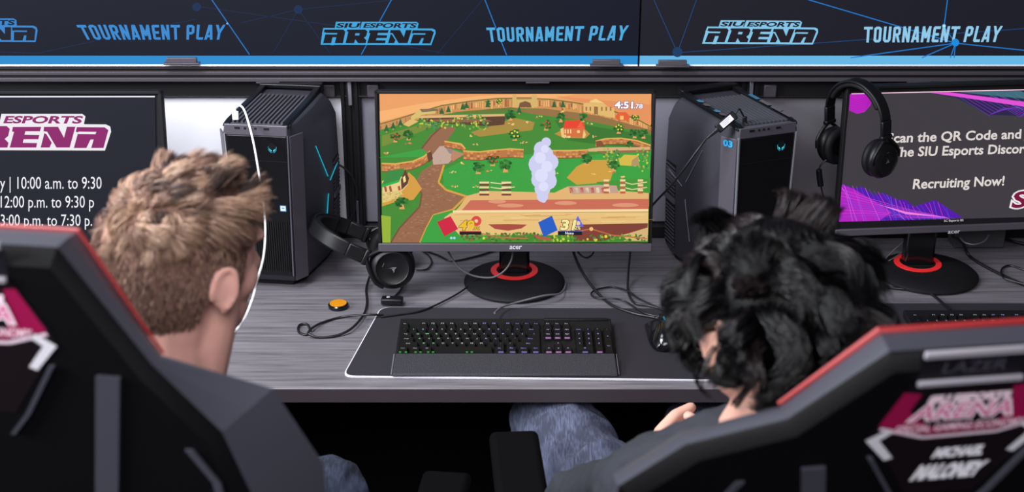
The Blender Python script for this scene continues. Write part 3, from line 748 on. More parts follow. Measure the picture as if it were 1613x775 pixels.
for k in range(26):
    x = 140 + k * 18; y0 = np.interp(x, [150, 235, 330, 455, 545, 660], [480, 492, 520, 575, 548, 622])
    P.line([(x, y0 + 2), (x + rnd(10, 40), y0 + rnd(40, 70)), (x + rnd(30, 80), 640)], 1.3, random.choice([(236, 70, 226), (120, 90, 250), (90, 70, 236), (214, 120, 250)]), False)
for k in range(9): P.line([(140, 500 + k * 15), (260, 540 + k * 9), (420, 585 + k * 5), (600, 625)], 1.2, random.choice([(230, 80, 230), (110, 80, 240)]), False)
P.poly([(300, 565), (420, 598), (600, 622), (420, 608)], (244, 130, 220))
P.poly([(134, 640), (1090, 616), (1085, 660), (126, 676)], (16, 15, 20))
P.T = None
TX = (222, 214, 210)
P.text('Scan the QR Code and J', (1397, 225), (1619, 217.6), (1620, 203.5), (1399, 210.5), TX, 0.022)
P.text('The SIU Esports Discor', (1404, 247), (1613, 241), (1614.5, 227), (1406, 232.5), TX, 0.022)
P.text('Recruiting Now!', (1438, 297.3), (1581, 291.8), (1582.5, 277.5), (1440, 282.6), TX, 0.022)
P.text('SIU', (1594, 327), (1662, 323), (1670, 299), (1600, 303), (236, 232, 236), 0.09); P.text('SIU', (1594, 327), (1662, 323), (1670, 299), (1600, 303), (120, 18, 58), 0.03)
P.text('SC Esports 02', (1487, 349.6), (1517.5, 348.2), (1517.5, 345), (1487, 346.4), (205, 203, 206), 0.01)
P.build('screen', SCREEN, t)
Pl = Paint(plane_map(pt(0, -0.1525, -0.0068), -(M @ Vector((0, 1, 0)))))
Pl.text('acer', (1493, 368), (1512, 367), (1513, 361), (1494, 362), (205, 203, 210), 0.01)
Pl.build('brand_mark', PRINT, bz)

# ------------------------------------------------------------------ computer towers
M_TWR = mat('gunmetal_tower_shell', (62, 61, 70), 0.42, metal=0.3, spec=0.4)
M_TFR = mat('tower_front_black', (11, 11, 14), 0.35, spec=0.3)
M_TCH = mat('tower_cheek_grey', (88, 84, 94), 0.4, metal=0.3)
M_EDGE = mat('silver_edge', (190, 192, 200), 0.3, metal=0.7)
def tower(label, loc, yaw, led, edge_both, decals):
    t = thing('computer_tower', label, 'computer', (0, 0, 0), 'black computer towers on the desk')
    H = 0.362
    def ring(z, fw, cw, bw, y0=0.0, yb=0.285, k=1.0):
        # front half width, cheek half width, back half width
        h = [(fw, y0), (cw, y0 + 0.035), (bw, y0 + 0.15), (bw, yb - 0.03), (bw - 0.02, yb)]
        return [(x, y, z) for x, y in h] + [(-x, y, z) for x, y in h[::-1]]
    b = MB()
    b.loft([ring(0.012, 0.050, 0.066, 0.080, 0.020, 0.27), ring(0.03, 0.055, 0.072, 0.088, 0.004, 0.28), ring(0.20, 0.060, 0.078, 0.094), ring(0.315, 0.062, 0.078, 0.092), ring(0.340, 0.062, 0.074, 0.082), ring(H - 0.004, 0.060, 0.068, 0.070, 0.004, 0.275)])
    b.build('shell', M_TWR, t, bevel=0.003, angle=25)
    b = MB(); b.loft([ring(0.0, 0.042, 0.060, 0.074, 0.03, 0.26), ring(0.0125, 0.046, 0.062, 0.076, 0.026, 0.265)]); b.build('foot', M_MATTE, t)
    # front door
    b = MB(); b.loft([[(-0.052, y, 0.034), (0.052, y, 0.034), (0.0585, y - 0.001, 0.338), (-0.0585, y - 0.001, 0.338)] for y in (0.004, -0.005)])
    fr = b.build('front_panel', M_TFR, t, bevel=0.002)
    b = MB(); b.span((-0.057, -0.0062, 0.2845), (0.057, -0.0045, 0.2858)); b.build('panel_seam', M_MATTE, fr)
    # lower intake ribs
    b = MB()
    for i in range(22): x = -0.046 + i * 0.0044; b.span((x, -0.0075, 0.045), (x + 0.0018, -0.0045, 0.155))
    b.build('intake_ribs', M_MATTE, fr)
    for s in (-1, 1):
        b = MB(); b.loft([[(s * 0.053, 0.0, z0), (s * 0.0555, 0.0, z0), (s * 0.0555, -0.0065, z0), (s * 0.053, -0.0065, z0)] if z0 < 0.1 else [(s * 0.0595, 0.0, z0), (s * 0.062, 0.0, z0), (s * 0.062, -0.0075, z0), (s * 0.0595, -0.0075, z0)] for z0 in (0.036, 0.340)])
        b.build('edge_strip', M_EDGE if (edge_both or s < 0) else M_TCH, t)
        b = MB(); b.loft([[(s * a, y, z) for a, y in q] for z, q in ((0.022, ((0.056, 0.006), (0.073, 0.034), (0.075, 0.032), (0.058, 0.000))), (0.338, ((0.063, 0.000), (0.079, 0.034), (0.081, 0.031), (0.064, -0.004))))])
        b.build('cheek', M_TCH, t, bevel=0.001)
    # sloped lid with rails, slats and carry handle
    zt = H - 0.002
    b = MB()
    b.loft([[(-0.060, -0.006, z), (0.060, -0.006, z), (0.064, 0.008, z), (-0.064, 0.008, z)] for z in (0.338, zt)])
    b.build('front_lip', M_TCH, t, bevel=0.0015)
    b = MB()
    for x in (-0.040, -0.022, -0.012, -0.002, 0.016): b.span((x, -0.0072, zt - 0.009), (x + (0.010 if x in (-0.040, 0.016) else 0.004), -0.0055, zt - 0.005))
    b.build('port_row', M_MATTE, t)
    b = MB(); b.span((-0.062, 0.006, zt - 0.012), (0.062, 0.215, zt - 0.004)); b.build('lid_well', M_MATTE, t)
    b = MB(); n = 12
    for i in range(n):
        x = -0.047 + 0.094 * i / (n - 1); b.loft([[(x - 0.0019, 0.010, z), (x + 0.0019, 0.010, z), (x + 0.0019, 0.212, z), (x - 0.0019, 0.212, z)] for z in (zt - 0.004, zt + 0.003)])
    b.build('lid_slats', mat('slat_grey', (84, 82, 90), 0.4, metal=0.3), t)
    for s in (-1, 1):
        b = MB(); b.loft([[(s * 0.064, y, zt - 0.006), (s * 0.050, y, zt - 0.006), (s * 0.050, y, zt + h), (s * 0.062, y, zt + h)] for y, h in ((-0.004, 0.001), (0.02, 0.004), (0.21, 0.006), (0.262, 0.010), (0.285, 0.004))])
        b.build('lid_rail', M_TFR, t, bevel=0.0015)
    b = MB(); b.loft([[(x, 0.258, zt + 0.002), (x, 0.282, zt + 0.000), (x, 0.282, zt + 0.014), (x, 0.256, zt + 0.012)] for x in (-0.064, 0.064)]); b.build('handle', M_TFR, t, bevel=0.003)
    # emblem: small elliptical face mark with lit lower rim and eyes
    P = Paint(frame_map((0.030, -0.0062, 0.314), (1, 0, 0), (0, 0, 1), (0, -1, 0)), 0.00015)
    P.T = lambda x, y: (x * 1.2, y * 1.2)
    P.circ(0, 0, 0.0068, (20, 90, 110), 0.0084); P.circ(0, 0.0012, 0.0064, (6, 10, 14), 0.0078)
    P.poly([(-0.0052, -0.001), (-0.001, -0.0045), (-0.0018, -0.0062), (-0.0042, -0.004)], (90, 230, 245)); P.poly([(0.0052, -0.001), (0.001, -0.0045), (0.0018, -0.0062), (0.0042, -0.004)], (90, 230, 245), False)
    for s in (-1, 1): P.line([(s * 0.0066, 0.002), (s * 0.0058, -0.0045), (s * 0.002, -0.0086)], 0.0009, (40, 170, 200), False)
    P.build('emblem', SCREEN, t)
    # side light lines and vents
    for s in (-1, 1):
        m = M_CYAN if led else M_SILVER
        def sp(y, z, e=0.0012):
            bw = np.interp(z, [0.03, 0.2, 0.315, 0.34], [0.088, 0.094, 0.092, 0.082]); cw = np.interp(z, [0.03, 0.2, 0.315], [0.072, 0.078, 0.078])
            return Vector((s * (np.interp(y, [0.035, 0.15], [cw, bw]) + e), y, z))
        for pl in ([(0.098, 0.288), (0.150, 0.205)], [(0.168, 0.190), (0.236, 0.208)], [(0.152, 0.165), (0.132, 0.075)]):
            b = MB(); b.tube([sp(*q) for q in pl], 0.0009, 6, smooth=1); b.build('light_line', m, t)
        for za, zb in ((0.035, 0.135), (0.152, 0.225)):
            b = MB(); W_ = lambda y, z, e: sp(y, z, e)
            b.loft([[W_(y, za, -0.004), W_(y, zb, -0.004), W_(y, zb, 0.0006), W_(y, za, 0.0006)] for y in (0.203, 0.252)]); vt = b.build('side_vent', M_MATTE, t)
            b = MB(); z = za + 0.003
            while z < zb - 0.004:
                b.loft([[W_(y, z + 0.1 * (y - 0.203), 0.0), W_(y, z + 0.0025 + 0.1 * (y - 0.203), 0.0), W_(y, z + 0.0025 + 0.1 * (y - 0.203), 0.0022), W_(y, z + 0.1 * (y - 0.203), 0.0022)] for y in (0.204, 0.251)]); z += 0.0085
            b.build('louvres', M_TCH, vt)
        b = MB(); b.loft([[(s * 0.088, 0.203, 0.139), (s * 0.0955, 0.203, 0.137), (s * 0.0955, 0.253, 0.141), (s * 0.088, 0.253, 0.143)], [(s * 0.088, 0.203, 0.147), (s * 0.0955, 0.203, 0.146), (s * 0.0955, 0.253, 0.151), (s * 0.088, 0.253, 0.152)]]); b.build('vent_bar', M_TCH, t)
    if decals:
        P = Paint(frame_map((-0.0715, 0.0145, 0.325), Vector((0.016, -0.035, 0)).normalized(), (0, 0, 1), Vector((-0.035, -0.016, 0)).normalized()), 0.0003); P.k = 8
        P.text('03', (-0.011, -0.005), (0.010, -0.005), (0.010, 0.007), (-0.011, 0.007), (44, 160, 220), 0.05)
        P.build('number_decal', PRINT, t)
        for y0, c in ((0.035, (60, 110, 140)), (0.075, (90, 70, 74)), (0.10, (70, 120, 150)), (0.15, (96, 80, 80)), (0.18, (70, 120, 150))):
            P = Paint(frame_map((0, 0, zt + 0.007), (1, 0, 0), (0, 1, 0), (0, 0, 1)), 0.0002)
            P.poly([(-0.062, y0), (-0.054, y0 - 0.008), (-0.050, y0 + 0.004), (-0.054, y0 + 0.016), (-0.061, y0 + 0.014)], c); P.build('graffiti_decal', PRINT, t)
        for y0, c in ((0.03, (96, 84, 90)), (0.07, (92, 84, 92)), (0.12, (96, 88, 92)), (0.17, (60, 112, 140))):
            P = Paint(frame_map((0, 0, zt + 0.007), (1, 0, 0), (0, 1, 0), (0, 0, 1)), 0.0002)
            P.poly([(0.051, y0 - 0.02), (0.061, y0 - 0.02), (0.061, y0 + 0.026), (0.051, y0 + 0.02)], c); P.build('graffiti_decal', PRINT, t)
    else:
        P = Paint(frame_map((0.043, -0.0062, 0.185), (1, 0, 0), (0, 0, 1), (0, -1, 0)), 0.0002)
        P.rect(-0.006, -0.0065, 0.006, 0.0065, (60, 130, 190)); P.rect(-0.0048, -0.005, 0.0048, 0.0052, (214, 220, 230)); P.rect(-0.003, -0.001, 0.003, 0.002, (90, 130, 180))
        P.build('sticker', PRINT, t)
    t.location = loc; t.rotation_euler = (0, 0, yaw); t.scale = (1.07, 0.93 if led else 0.91, 1.0)
    return t
tw1 = tower('black computer tower with cyan side lines left of central monitor', (-0.509, 2.650, 0.7405), -R(8), True, False, False)
tw2 = tower('computer tower marked 03 with blue decals right of central monitor', (0.507, 2.648, 0.7405), R(21), False, True, True)

# ------------------------------------------------------------------ headsets
def headset(label, group):
    t = thing('headset', label, 'headset', (0, 0, 0), group)
    arc = [(0.078 * math.cos(a), 0, 0.072 + 0.072 * math.sin(a)) for a in np.linspace(math.pi * 1.02, -math.pi * 0.02, 25)]
    def band(r_in, r_out, w, z0, a0, a1, n=28):
        rings = []
        for a in np.linspace(a0, a1, n):
            c, s_ = math.cos(a), math.sin(a)
            rings.append([(r_in * c, -w, z0 + r_in * s_), (r_in * c, w, z0 + r_in * s_), (r_out * c, w * 0.9, z0 + r_out * s_), (r_out * c, -w * 0.9, z0 + r_out * s_)])
        return rings
    b = MB(); b.loft(band(0.078, 0.084, 0.015, 0.058, math.pi * 0.97, math.pi * 0.03)); b.build('headband', M_BLACK, t, bevel=0.0025)
    b = MB(); b.loft(band(0.068, 0.0785, 0.014, 0.058, math.pi * 0.86, math.pi * 0.14)); b.build('band_cushion', M_MATTE, t, bevel=0.004)
    for s in (-1, 1):
        b = MB(); b.box((s * 0.081, 0, 0.050), (0.009, 0.028, 0.034)); b.box((s * 0.081, 0, 0.030), (0.012, 0.031, 0.010)); b.build('slider', M_BLACK, t, bevel=0.003)
        b = MB(); b.tube([(s * 0.082, 0, 0.030), (s * 0.084, 0.018, 0.016), (s * 0.083, 0.036, -0.004), (s * 0.080, 0.040, -0.022)], 0.0042, 8); b.tube([(s * 0.082, 0, 0.030), (s * 0.084, -0.018, 0.016), (s * 0.083, -0.036, -0.004), (s * 0.080, -0.040, -0.022)], 0.0042, 8)
        b.build('yoke', M_BLACK, t)
        Mr = Matrix.Rotation(s * math.pi / 2, 3, 'Y')
        b = MB(); b.lathe([(0.036, -0.004), (0.041, 0.000), (0.042, 0.008), (0.037, 0.018), (0.030, 0.0215), (0.028, 0.0195), (0.010, 0.0205), (0.0003, 0.021)], (s * 0.066, 0, -0.022), 40, 0, Mr)
        c = b.build('earcup', M_BLACK, t, angle=50)
        b = MB(); n = 36; rr = [(0.022, -0.016), (0.030, -0.020), (0.040, -0.016), (0.042, -0.009), (0.038, -0.003), (0.024, -0.003), (0.022, -0.016)]
        b.loft([[Mr @ Vector((r * math.cos(2 * math.pi * k / n), r * math.sin(2 * math.pi * k / n), z)) + Vector((s * 0.066, 0, -0.022)) for k in range(n)] for r, z in rr], 0, False)
        b.build('ear_cushion', M_MATTE, t, angle=60)
        P = Paint(frame_map((s * 0.0874, 0, -0.022), (0, 1 * s, 0), (0, 0, 1), (s, 0, 0)), 0.0002)
        P.poly([(-0.006, -0.006), (-0.001, 0.000), (-0.002, 0.007), (0.002, -0.004)], (100, 100, 106)); P.poly([(0.001, 0.004), (0.006, -0.006), (0.002, -0.005)], (100, 100, 106), False); P.line([(-0.004, 0.018), (0.004, 0.018)], 0.0012, (80, 80, 86))
        P.build('ear_logo', PRINT, c)
    return t
hs = headset('black headset hung over the corner of the right monitor', 'black gaming headsets')
hs.scale = (0.93, 0.93, 0.93)
hs.location = at_d(1350, 224, 2.835); hs.rotation_euler = (R(4), R(-3), -R(56))
h2 = dup(hs, (0, 0, 0), 0, 'black headset lying on the desk beside the central monitor')
# lies on its side: band towards the left and back, one earcup faces the viewer
X_ = Vector((0.10, -0.985, 0.14)).normalized(); Z_ = Vector((-0.88, 0.10, 0.40)); Z_ = (Z_ - X_ * Z_.dot(X_)).normalized(); Y_ = Z_.cross(X_)
h2.rotation_euler = Matrix((X_, Y_, Z_)).transposed().to_euler()
h2.scale = (1.12, 1.12, 1.12)
h2.location = Vector(at_z(616, 420, 0.8115)) - X_ * 0.085 + Z_ * 0.022

# ------------------------------------------------------------------ mouse pads
def pad(label, C, zt=0.7435):
    t = thing('mouse_pad', label, 'mouse pad', (sum(c[0] for c in C) / 4, sum(c[1] for c in C) / 4, 0.7402))
    def rounded(C, r, inset=0):
        out = []; n = len(C); g = Vector((sum(c[0] for c in C) / n, sum(c[1] for c in C) / n))
        for i in range(n):
            p = Vector(C[i]); a = (Vector(C[i - 1]) - p).normalized(); c = (Vector(C[(i + 1) % n]) - p).normalized()
            p = p + (a + c) * inset
            for k in range(9):
                q = k / 8; out.append(p + a * r * (1 - q) ** 2 + c * r * q ** 2)
        return out
    O = rounded(C, 0.022); I = rounded(C, 0.022, 0.0022)
    b = MB(); b.loft([[(p.x, p.y, z) for p in Q] for Q, z in ((O, 0.7403), (O, zt - 0.0006), (I, zt))], 0, True); b.build('stitched_edge', mat('white_stitching', (214, 212, 220), 0.5, bump=0.6, bscale=900), t, angle=70)
    b = MB(); b.loft([[(p.x, p.y, z) for p in I] for z in (zt - 0.0005, zt + 0.0004)], 0, True); b.build('cloth_surface', mat('black_pad_cloth', (40, 38, 44), 0.7, spec=0.3, bump=0.3, bscale=900), t)
    return t
pad('long black mouse pad with white edge under the central keyboard', [(-0.311, 2.262), (0.57, 2.243), (0.60, 2.548), (-0.266, 2.556)])
pad('black mouse pad under the right keyboard', [(0.66, 2.262), (1.55, 2.262), (1.55, 2.575), (0.70, 2.575)])

# ------------------------------------------------------------------ keyboards
M_KEY = mat('black_keycap', (11, 11, 13), 0.5, spec=0.2)
def legend_mat(k):
    c = [(120, 190, 130), (170, 185, 180), (150, 145, 230), (205, 180, 225)][k]
    return mat('key_legend_%s' % ['green', 'white', 'violet', 'pink'][k], c, 0.5, emit=c, es=0.16)
_kc = {}
def keycap(wd, dp):
    k = (round(wd, 4), round(dp, 4))
    if k not in _kc:
        b = MB(); a, c = wd / 2 - 0.0006, dp / 2 - 0.0006; i = 0.0026
        b.loft([[(-a, -c, 0), (a, -c, 0), (a, c, 0), (-a, c, 0)], [(-a + i, -c + i, 0.0085), (a - i, -c + i, 0.0085), (a - i, c - i * 0.5, 0.0088), (-a + i, c - i * 0.5, 0.0088)]])
        _kc[k] = b
    return _kc[k]
def keyboard(label):
    t = thing('keyboard', label, 'keyboard', (0, 0, 0), 'black mechanical keyboards')
    U = 0.0181; X0 = -22.5 * U / 2
    b = MB(); b.loft([[(-0.2065, 0.062, 0), (0.2065, 0.062, 0), (0.2065, 0.208, 0), (-0.2065, 0.208, 0)], [(-0.2065, 0.062, 0.010), (0.2065, 0.062, 0.010), (0.2065, 0.208, 0.016), (-0.2065, 0.208, 0.016)]])
    b.build('case', M_MATTE, t, bevel=0.002)
    b = MB(); b.span((0.075, 0.196, 0.015), (0.200, 0.205, 0.0185)); b.build('volume_bar', M_BLACK, t, bevel=0.001)
    b = MB(); b.loft([[(-0.207, -0.004, 0), (0.207, -0.004, 0), (0.205, 0.0615, 0), (-0.205, 0.0615, 0)], [(-0.206, -0.002, 0.005), (0.206, -0.002, 0.005), (0.2045, 0.061, 0.015), (-0.2045, 0.061, 0.015)]])
    w_ = b.build('wrist_rest', mat('textured_wrist_rest', (40, 40, 47), 0.6, bump=0.9, bscale=700), t, bevel=0.002)
    for s in (-1, 1):
        b = MB(); b.tube([(s * 0.2085, -0.002, 0.004), (s * 0.2075, 0.060, 0.013)], 0.0012, 6, smooth=1); b.build('side_trim', M_SILVER if s < 0 else M_BEZEL, w_)
    y_of = lambda r: 0.071 + r * U + (0.005 if r == 5 else 0)
    rows = {0: [('Ctrl', 1.25), ('Win', 1.25), ('Alt', 1.25), ('', 6.25), ('Alt', 1.25), ('Fn', 1.25), ('Menu', 1.25), ('Ctrl', 1.25)],
            1: [('Shift', 2.25)] + [(c, 1) for c in 'ZXCVBNM,./'] + [('Shift', 2.75)],
            2: [('Caps', 1.75)] + [(c, 1) for c in "ASDFGHJKL;'"] + [('Enter', 2.25)],
            3: [('Tab', 1.5)] + [(c, 1) for c in 'QWERTYUIOP[]'] + [('\\', 1.5)],
            4: [(c, 1) for c in '`1234567890-='] + [('Back', 2)],
            5: [('Esc', 1), (None, 1)] + [('F%d' % i, 1) for i in range(1, 5)] + [(None, .5)] + [('F%d' % i, 1) for i in range(5, 9)] + [(None, .5)] + [('F%d' % i, 1) for i in range(9, 13)]}
    keys = []
    for r, L in rows.items():
        x = 0
        for s, wd in L:
            if s is not None: keys.append((s, x + wd / 2, r, wd, 1))
            x += wd
    for r, L in ((5, ('PrS', 'ScL', 'Brk')), (4, ('Ins', 'Hom', 'PgU')), (3, ('Del', 'End', 'PgD'))):
        for i, s in enumerate(L): keys.append((s, 15.25 + i + .5, r, 1, 1))
    keys += [('^', 16.75, 1, 1, 1), ('<', 15.75, 0, 1, 1), ('v', 16.75, 0, 1, 1), ('>', 17.75, 0, 1, 1)]
    for r, L in ((4, ('Num', '/', '*', '-')), (3, '789'), (2, '456'), (1, '123')):
        for i, s in enumerate(L): keys.append((s, 18.5 + i + .5, r, 1, 1))
    keys += [('0', 19.5, 0, 2, 1), ('.', 21, 0, 1, 1), ('+', 22, 2.5, 1, 2), ('Ent', 22, 0.5, 1, 2)]
    mesh = {}
    for s, x, r, wd, dp in keys:
        ck = (s, wd, dp, x > 9, x > 15)
        cx, cy = X0 + x * U, (y_of(r) if r == int(r) else 0.071 + r * U)
        if r == 5: cy = y_of(5)
        cz = 0.0105 + 0.0065 * (cy - 0.062) / 0.146
        if ck not in mesh:
            src = keycap(wd * U, dp * U); b = MB(); b.add(src.v, src.f, 0)
            if s:
                vs, fs = text_geo(s); xa = min(v[0] for v in vs); xb = max(v[0] for v in vs); sc = 0.0046 / CAPH if len(s) < 3 else 0.0030 / CAPH
                b.add([((v[0] - (xa + xb) / 2) * sc, v[1] * sc - 0.0005, 0.0090) for v in vs], fs, 1)
            k = 0 if (x < 9 and r < 4 and len(s) < 2 and s in 'QWEASZX') else (1 if x < 9 else (2 if x < 15 or x > 18.4 else 3))
            o = b.build('key', [M_KEY, legend_mat(k)], t); mesh[ck] = o.data
        else:
            o = put(bpy.data.objects.new('key', mesh[ck]), t)
        o.location = (cx, cy, cz)
    # lit glow strips seen under the front row and the navigation block
    for x, k, r in [(0.4, 0, 0), (1.0, 0, 0), (2.0, 0, 0), (2.5, 0, 0), (3.3, 0, 0), (3.8, 0, 0), (7.3, 0, 0), (7.8, 0, 0), (10.8, 2, 0), (12.0, 2, 0), (13.2, 2, 0), (14.4, 2, 0), (15.75, 3, 0), (16.75, 3, 0), (17.75, 3, 0), (19.5, 2, 0), (21, 3, 0), (15.75, 3, 3), (16.75, 3, 3), (17.75, 3, 3)]:
        b = MB(); y = y_of(r) - U / 2 - 0.0004; wd = 0.0042 if k == 0 else 0.010
        b.box((X0 + x * U, y - 0.0004, 0.0170 + 0.002 * (r > 0)), (wd, 0.0014, 0.0032)); c = [(30, 200, 40), 0, (140, 130, 230), (216, 150, 220)][k]
        b.build('key_light', mat('key_light_%d' % k, (20, 20, 20), 0.5, emit=c, es=0.45), t, bevel=0.0005)
    return t
kb = keyboard('black mechanical keyboard with wrist rest in front of central monitor')
kb.location = (-0.0125, 2.262, 0.7442)
dup(kb, (0.985, 2.300, 0.7442), 0, 'black mechanical keyboard below the right monitor')

# ------------------------------------------------------------------ mouse
t = thing('computer_mouse', 'black computer mouse with a cyan light right of central keyboard', 'mouse', (0, 0, 0))
b = MB(); rings = []
for y, wv, h in ((-0.060, 0.010, 0.010), (-0.056, 0.024, 0.020), (-0.040, 0.032, 0.033), (-0.015, 0.033, 0.040), (0.012, 0.031, 0.037), (0.036, 0.031, 0.028), (0.054, 0.029, 0.018), (0.060, 0.024, 0.010)):
    rings.append([(wv * (1.06 if abs(math.cos(a)) > .9 else 1) * math.cos(a), y, max(0.0, h * math.sin(a)) if math.sin(a) > 0 else 0.0) for a in np.linspace(0, math.pi, 13)])
b.loft(rings, 0, True); b.build('shell', M_GLOSS, t, sub=1)
b = MB(); b.tube([(-0.012, 0.058, 0.013), (-0.010, 0.030, 0.0325), (-0.009, 0.004, 0.0395), (-0.014, -0.02, 0.0385), (-0.026, -0.046, 0.022)], 0.0007, 5); b.tube([(0.010, 0.056, 0.014), (0.009, 0.030, 0.0325), (0.009, 0.004, 0.0395)], 0.0007, 5); b.build('seam', M_MATTE, t)
b = MB(); b.lathe([(0.004, -0.004), (0.0085, -0.0035), (0.0085, 0.0035), (0.004, 0.004)], (0, 0.028, 0.0305), 20, 0, Matrix.Rotation(math.pi / 2, 3, 'Y')); b.build('scroll_wheel', M_MATTE, t)
b = MB(); b.box((0.001, 0.006, 0.0402), (0.0024, 0.014, 0.0015)); b.build('light', M_CYAN, t)
t.location = at_z(1045, 533, 0.7445); t.rotation_euler = (0, 0, R(4))

# ------------------------------------------------------------------ display base that stands left of the mouse pad
t = thing('display_base', 'small round black display base with an amber top on the desk', 'figure base', tuple(at_z(533, 484, 0.7405)))
c = t.location
b = MB(); b.lathe([(0.019, 0.0), (0.0205, 0.002), (0.0205, 0.007), (0.0185, 0.009), (0.0003, 0.009)], c, 40); b.build('plinth', M_GLOSS, t, angle=40)
b = MB(); b.lathe([(0.0172, 0.0088), (0.0172, 0.0100), (0.0003, 0.0104)], c, 40); b.build('top', mat('amber_top', (196, 128, 20), 0.3, spec=0.5), t, angle=40)

# ------------------------------------------------------------------ cables
def cable(label, pts, r=0.0026, m=None, name='cable', extra=None, group='cables on the desk'):
    t = tag(MB().tube(pts, r, 8, 0, 7).build(name, m or M_CABLE, None, angle=60), label, 'cable')
    return t
D = lambda pts, z=0.7432: [at_z(u, v, z) for u, v in pts]
def D3(*a): return [at_z(u, v, z) for u, v, z in a]
cable('grey keyboard cable crossing the central monitor base', D3((779, 493, 0.764), (790, 484, 0.758), (812, 477, 0.755), (855, 466, 0.7625), (880, 463, 0.755), (889, 455, 0.746), (890, 444, 0.7435), (880, 428, 0.7435)), 0.0021, M_CABLEG)
cable('grey cable looping down in front of the central monitor neck', [at_y(u, v, y) for u, v, y in ((700, 380, 2.66), (708, 400, 2.655), (722, 420, 2.65), (745, 434, 2.648), (775, 437, 2.646), (795, 426, 2.648), (806, 408, 2.652), (808, 385, 2.66))], 0.0021, M_CABLEG)
cable('thick black cable running from central monitor towards the mouse', D3((902, 385, 0.80), (905, 402, 0.772), (918, 430, 0.748), (940, 460, 0.745), (965, 481, 0.7455), (1000, 494, 0.7465), (1030, 500, 0.7465), (1060, 506, 0.7465)), 0.0030)
cable('black cable hanging straight down behind the right of central monitor', D3((994, 385, 0.80), (992, 402, 0.78), (989, 440, 0.748), (990, 462, 0.7445), (1000, 477, 0.745), (1025, 482, 0.7455), (1050, 490, 0.7465)), 0.0024)
cable('thin black cable curled in a loop right of the monitor base', D3((1060, 502, 0.747), (1018, 494, 0.747), (985, 475, 0.7475), (965, 470, 0.751), (940, 469, 0.746), (931, 463, 0.7445), (940, 456, 0.7445), (965, 452, 0.7445), (990, 459, 0.749), (1008, 471, 0.7475), (1040, 486, 0.7475)), 0.0019)
cable('short black cable drooping under the right half of central monitor', D3((905, 384, 0.80), (912, 399, 0.778), (924, 406, 0.772), (934, 399, 0.775), (937, 385, 0.80)), 0.0020)
cable('thin black cable from left of the monitor base to central keyboard', D3((600, 499, 0.747), (630, 495, 0.747), (665, 489, 0.747), (700, 474, 0.745), (728, 458, 0.746), (742, 446, 0.7508), (760, 436, 0.7565)), 0.0019)
cable('black cord of the headset lying beside the mouse pad', D3((582, 436, 0.750), (577, 455, 0.7435), (578, 478, 0.7435), (572, 497, 0.7475), (553, 518, 0.7478), (528, 529, 0.7435), (500, 531, 0.7440), (486, 526, 0.7485)), 0.0026)
cable('black cord ending in a small tied loop left of the mouse pad', D3((604, 496, 0.7475), (577, 496, 0.7525), (540, 499, 0.7435), (508, 508, 0.7435), (490, 518, 0.7480), (482, 527, 0.7435), (470, 522, 0.7435), (472, 512, 0.7435), (484, 511, 0.7435), (489, 521, 0.7435)), 0.0024)
cable('short black cord between desk headset and its control box', D3((628, 434, 0.748), (634, 446, 0.7435), (631, 457, 0.7435), (622, 467, 0.7435), (617, 473, 0.7500)), 0.0024)
cable('upper black cable lying behind the central monitor base', D3((668, 394, 0.7435), (690, 402, 0.7435), (712, 411, 0.7435), (745, 405, 0.7435), (775, 396, 0.7435), (800, 385, 0.7435)), 0.0022)
cable('lower black cable curving out from desk headset under the monitor', D3((655, 425, 0.7435), (672, 424, 0.7435), (680, 413, 0.7435), (674, 401, 0.7435), (660, 392, 0.7435)), 0.0019)
cable('black power cord hanging from the back of the left tower', [at_y(u, v, 2.885) for u, v in ((530, 258), (541, 264), (554, 278), (561, 300), (558, 330), (548, 352), (537, 368))], 0.0024)
cable('black cable between the right tower and central monitor edge', [at_y(u, v, y) for u, v, y in ((1112, 219, 2.611), (1096, 240, 2.600), (1076, 268, 2.605), (1058, 291, 2.63), (1038, 312, 2.67), (1020, 332, 2.69))], 0.0024)
cable('black cable running to the right keyboard from behind it', D3((1390, 452, 0.7435), (1420, 455, 0.7435), (1446, 457, 0.7435), (1468, 464, 0.7435), (1485, 478, 0.746), (1497, 489, 0.752)), 0.0030)
cable('thick black cable running right across the desk from right monitor', D3((1500, 372, 0.80), (1516, 382, 0.775), (1526, 402, 0.7445), (1545, 416, 0.7435), (1580, 434, 0.7435), (1620, 452, 0.7435), (1660, 468, 0.7435)), 0.0034)
cable('thin black cable looped on the desk at the right edge', D3((1640, 432, 0.7435), (1610, 424, 0.7435), (1590, 418, 0.7435), (1578, 424, 0.7435), (1579, 435, 0.7490), (1590, 441, 0.7490), (1630, 452, 0.7485)), 0.0022)
cable('grey cable arching behind the right monitor over the box', D3((1512, 374, 0.80), (1520, 382, 0.79), (1535, 385, 0.788), (1550, 380, 0.79), (1558, 370, 0.80)), 0.0019, M_CABLEG)
cable('grey wire leaning against the right monitor base', D3((1387, 418, 0.7435), (1398, 404, 0.755), (1412, 390, 0.775), (1430, 375, 0.80)), 0.0011, M_CABLEG)
cable('second grey wire crossing at the right monitor base', D3((1389, 416, 0.7435), (1405, 408, 0.757), (1425, 394, 0.77), (1438, 378, 0.795)), 0.0011, M_CABLEG)
cable('black braided cable leaving the box behind the right monitor', D3((1570, 371, 0.7455), (1595, 380, 0.7455), (1620, 386, 0.7455), (1660, 400, 0.7455)), 0.0036)
t = thing('control_box', 'small black headset control box with a white mark behind the mouse pad', 'control box', tuple(at_z(618, 481, 0.7405)))
a = at_z(618, 480, 0.7405)
b = MB(); b.box((a[0], a[1], 0.7502), (0.044, 0.022, 0.013), Matrix.Rotation(-0.05, 3, 'Z')); b.build('case', M_BLACK, t, bevel=0.003)
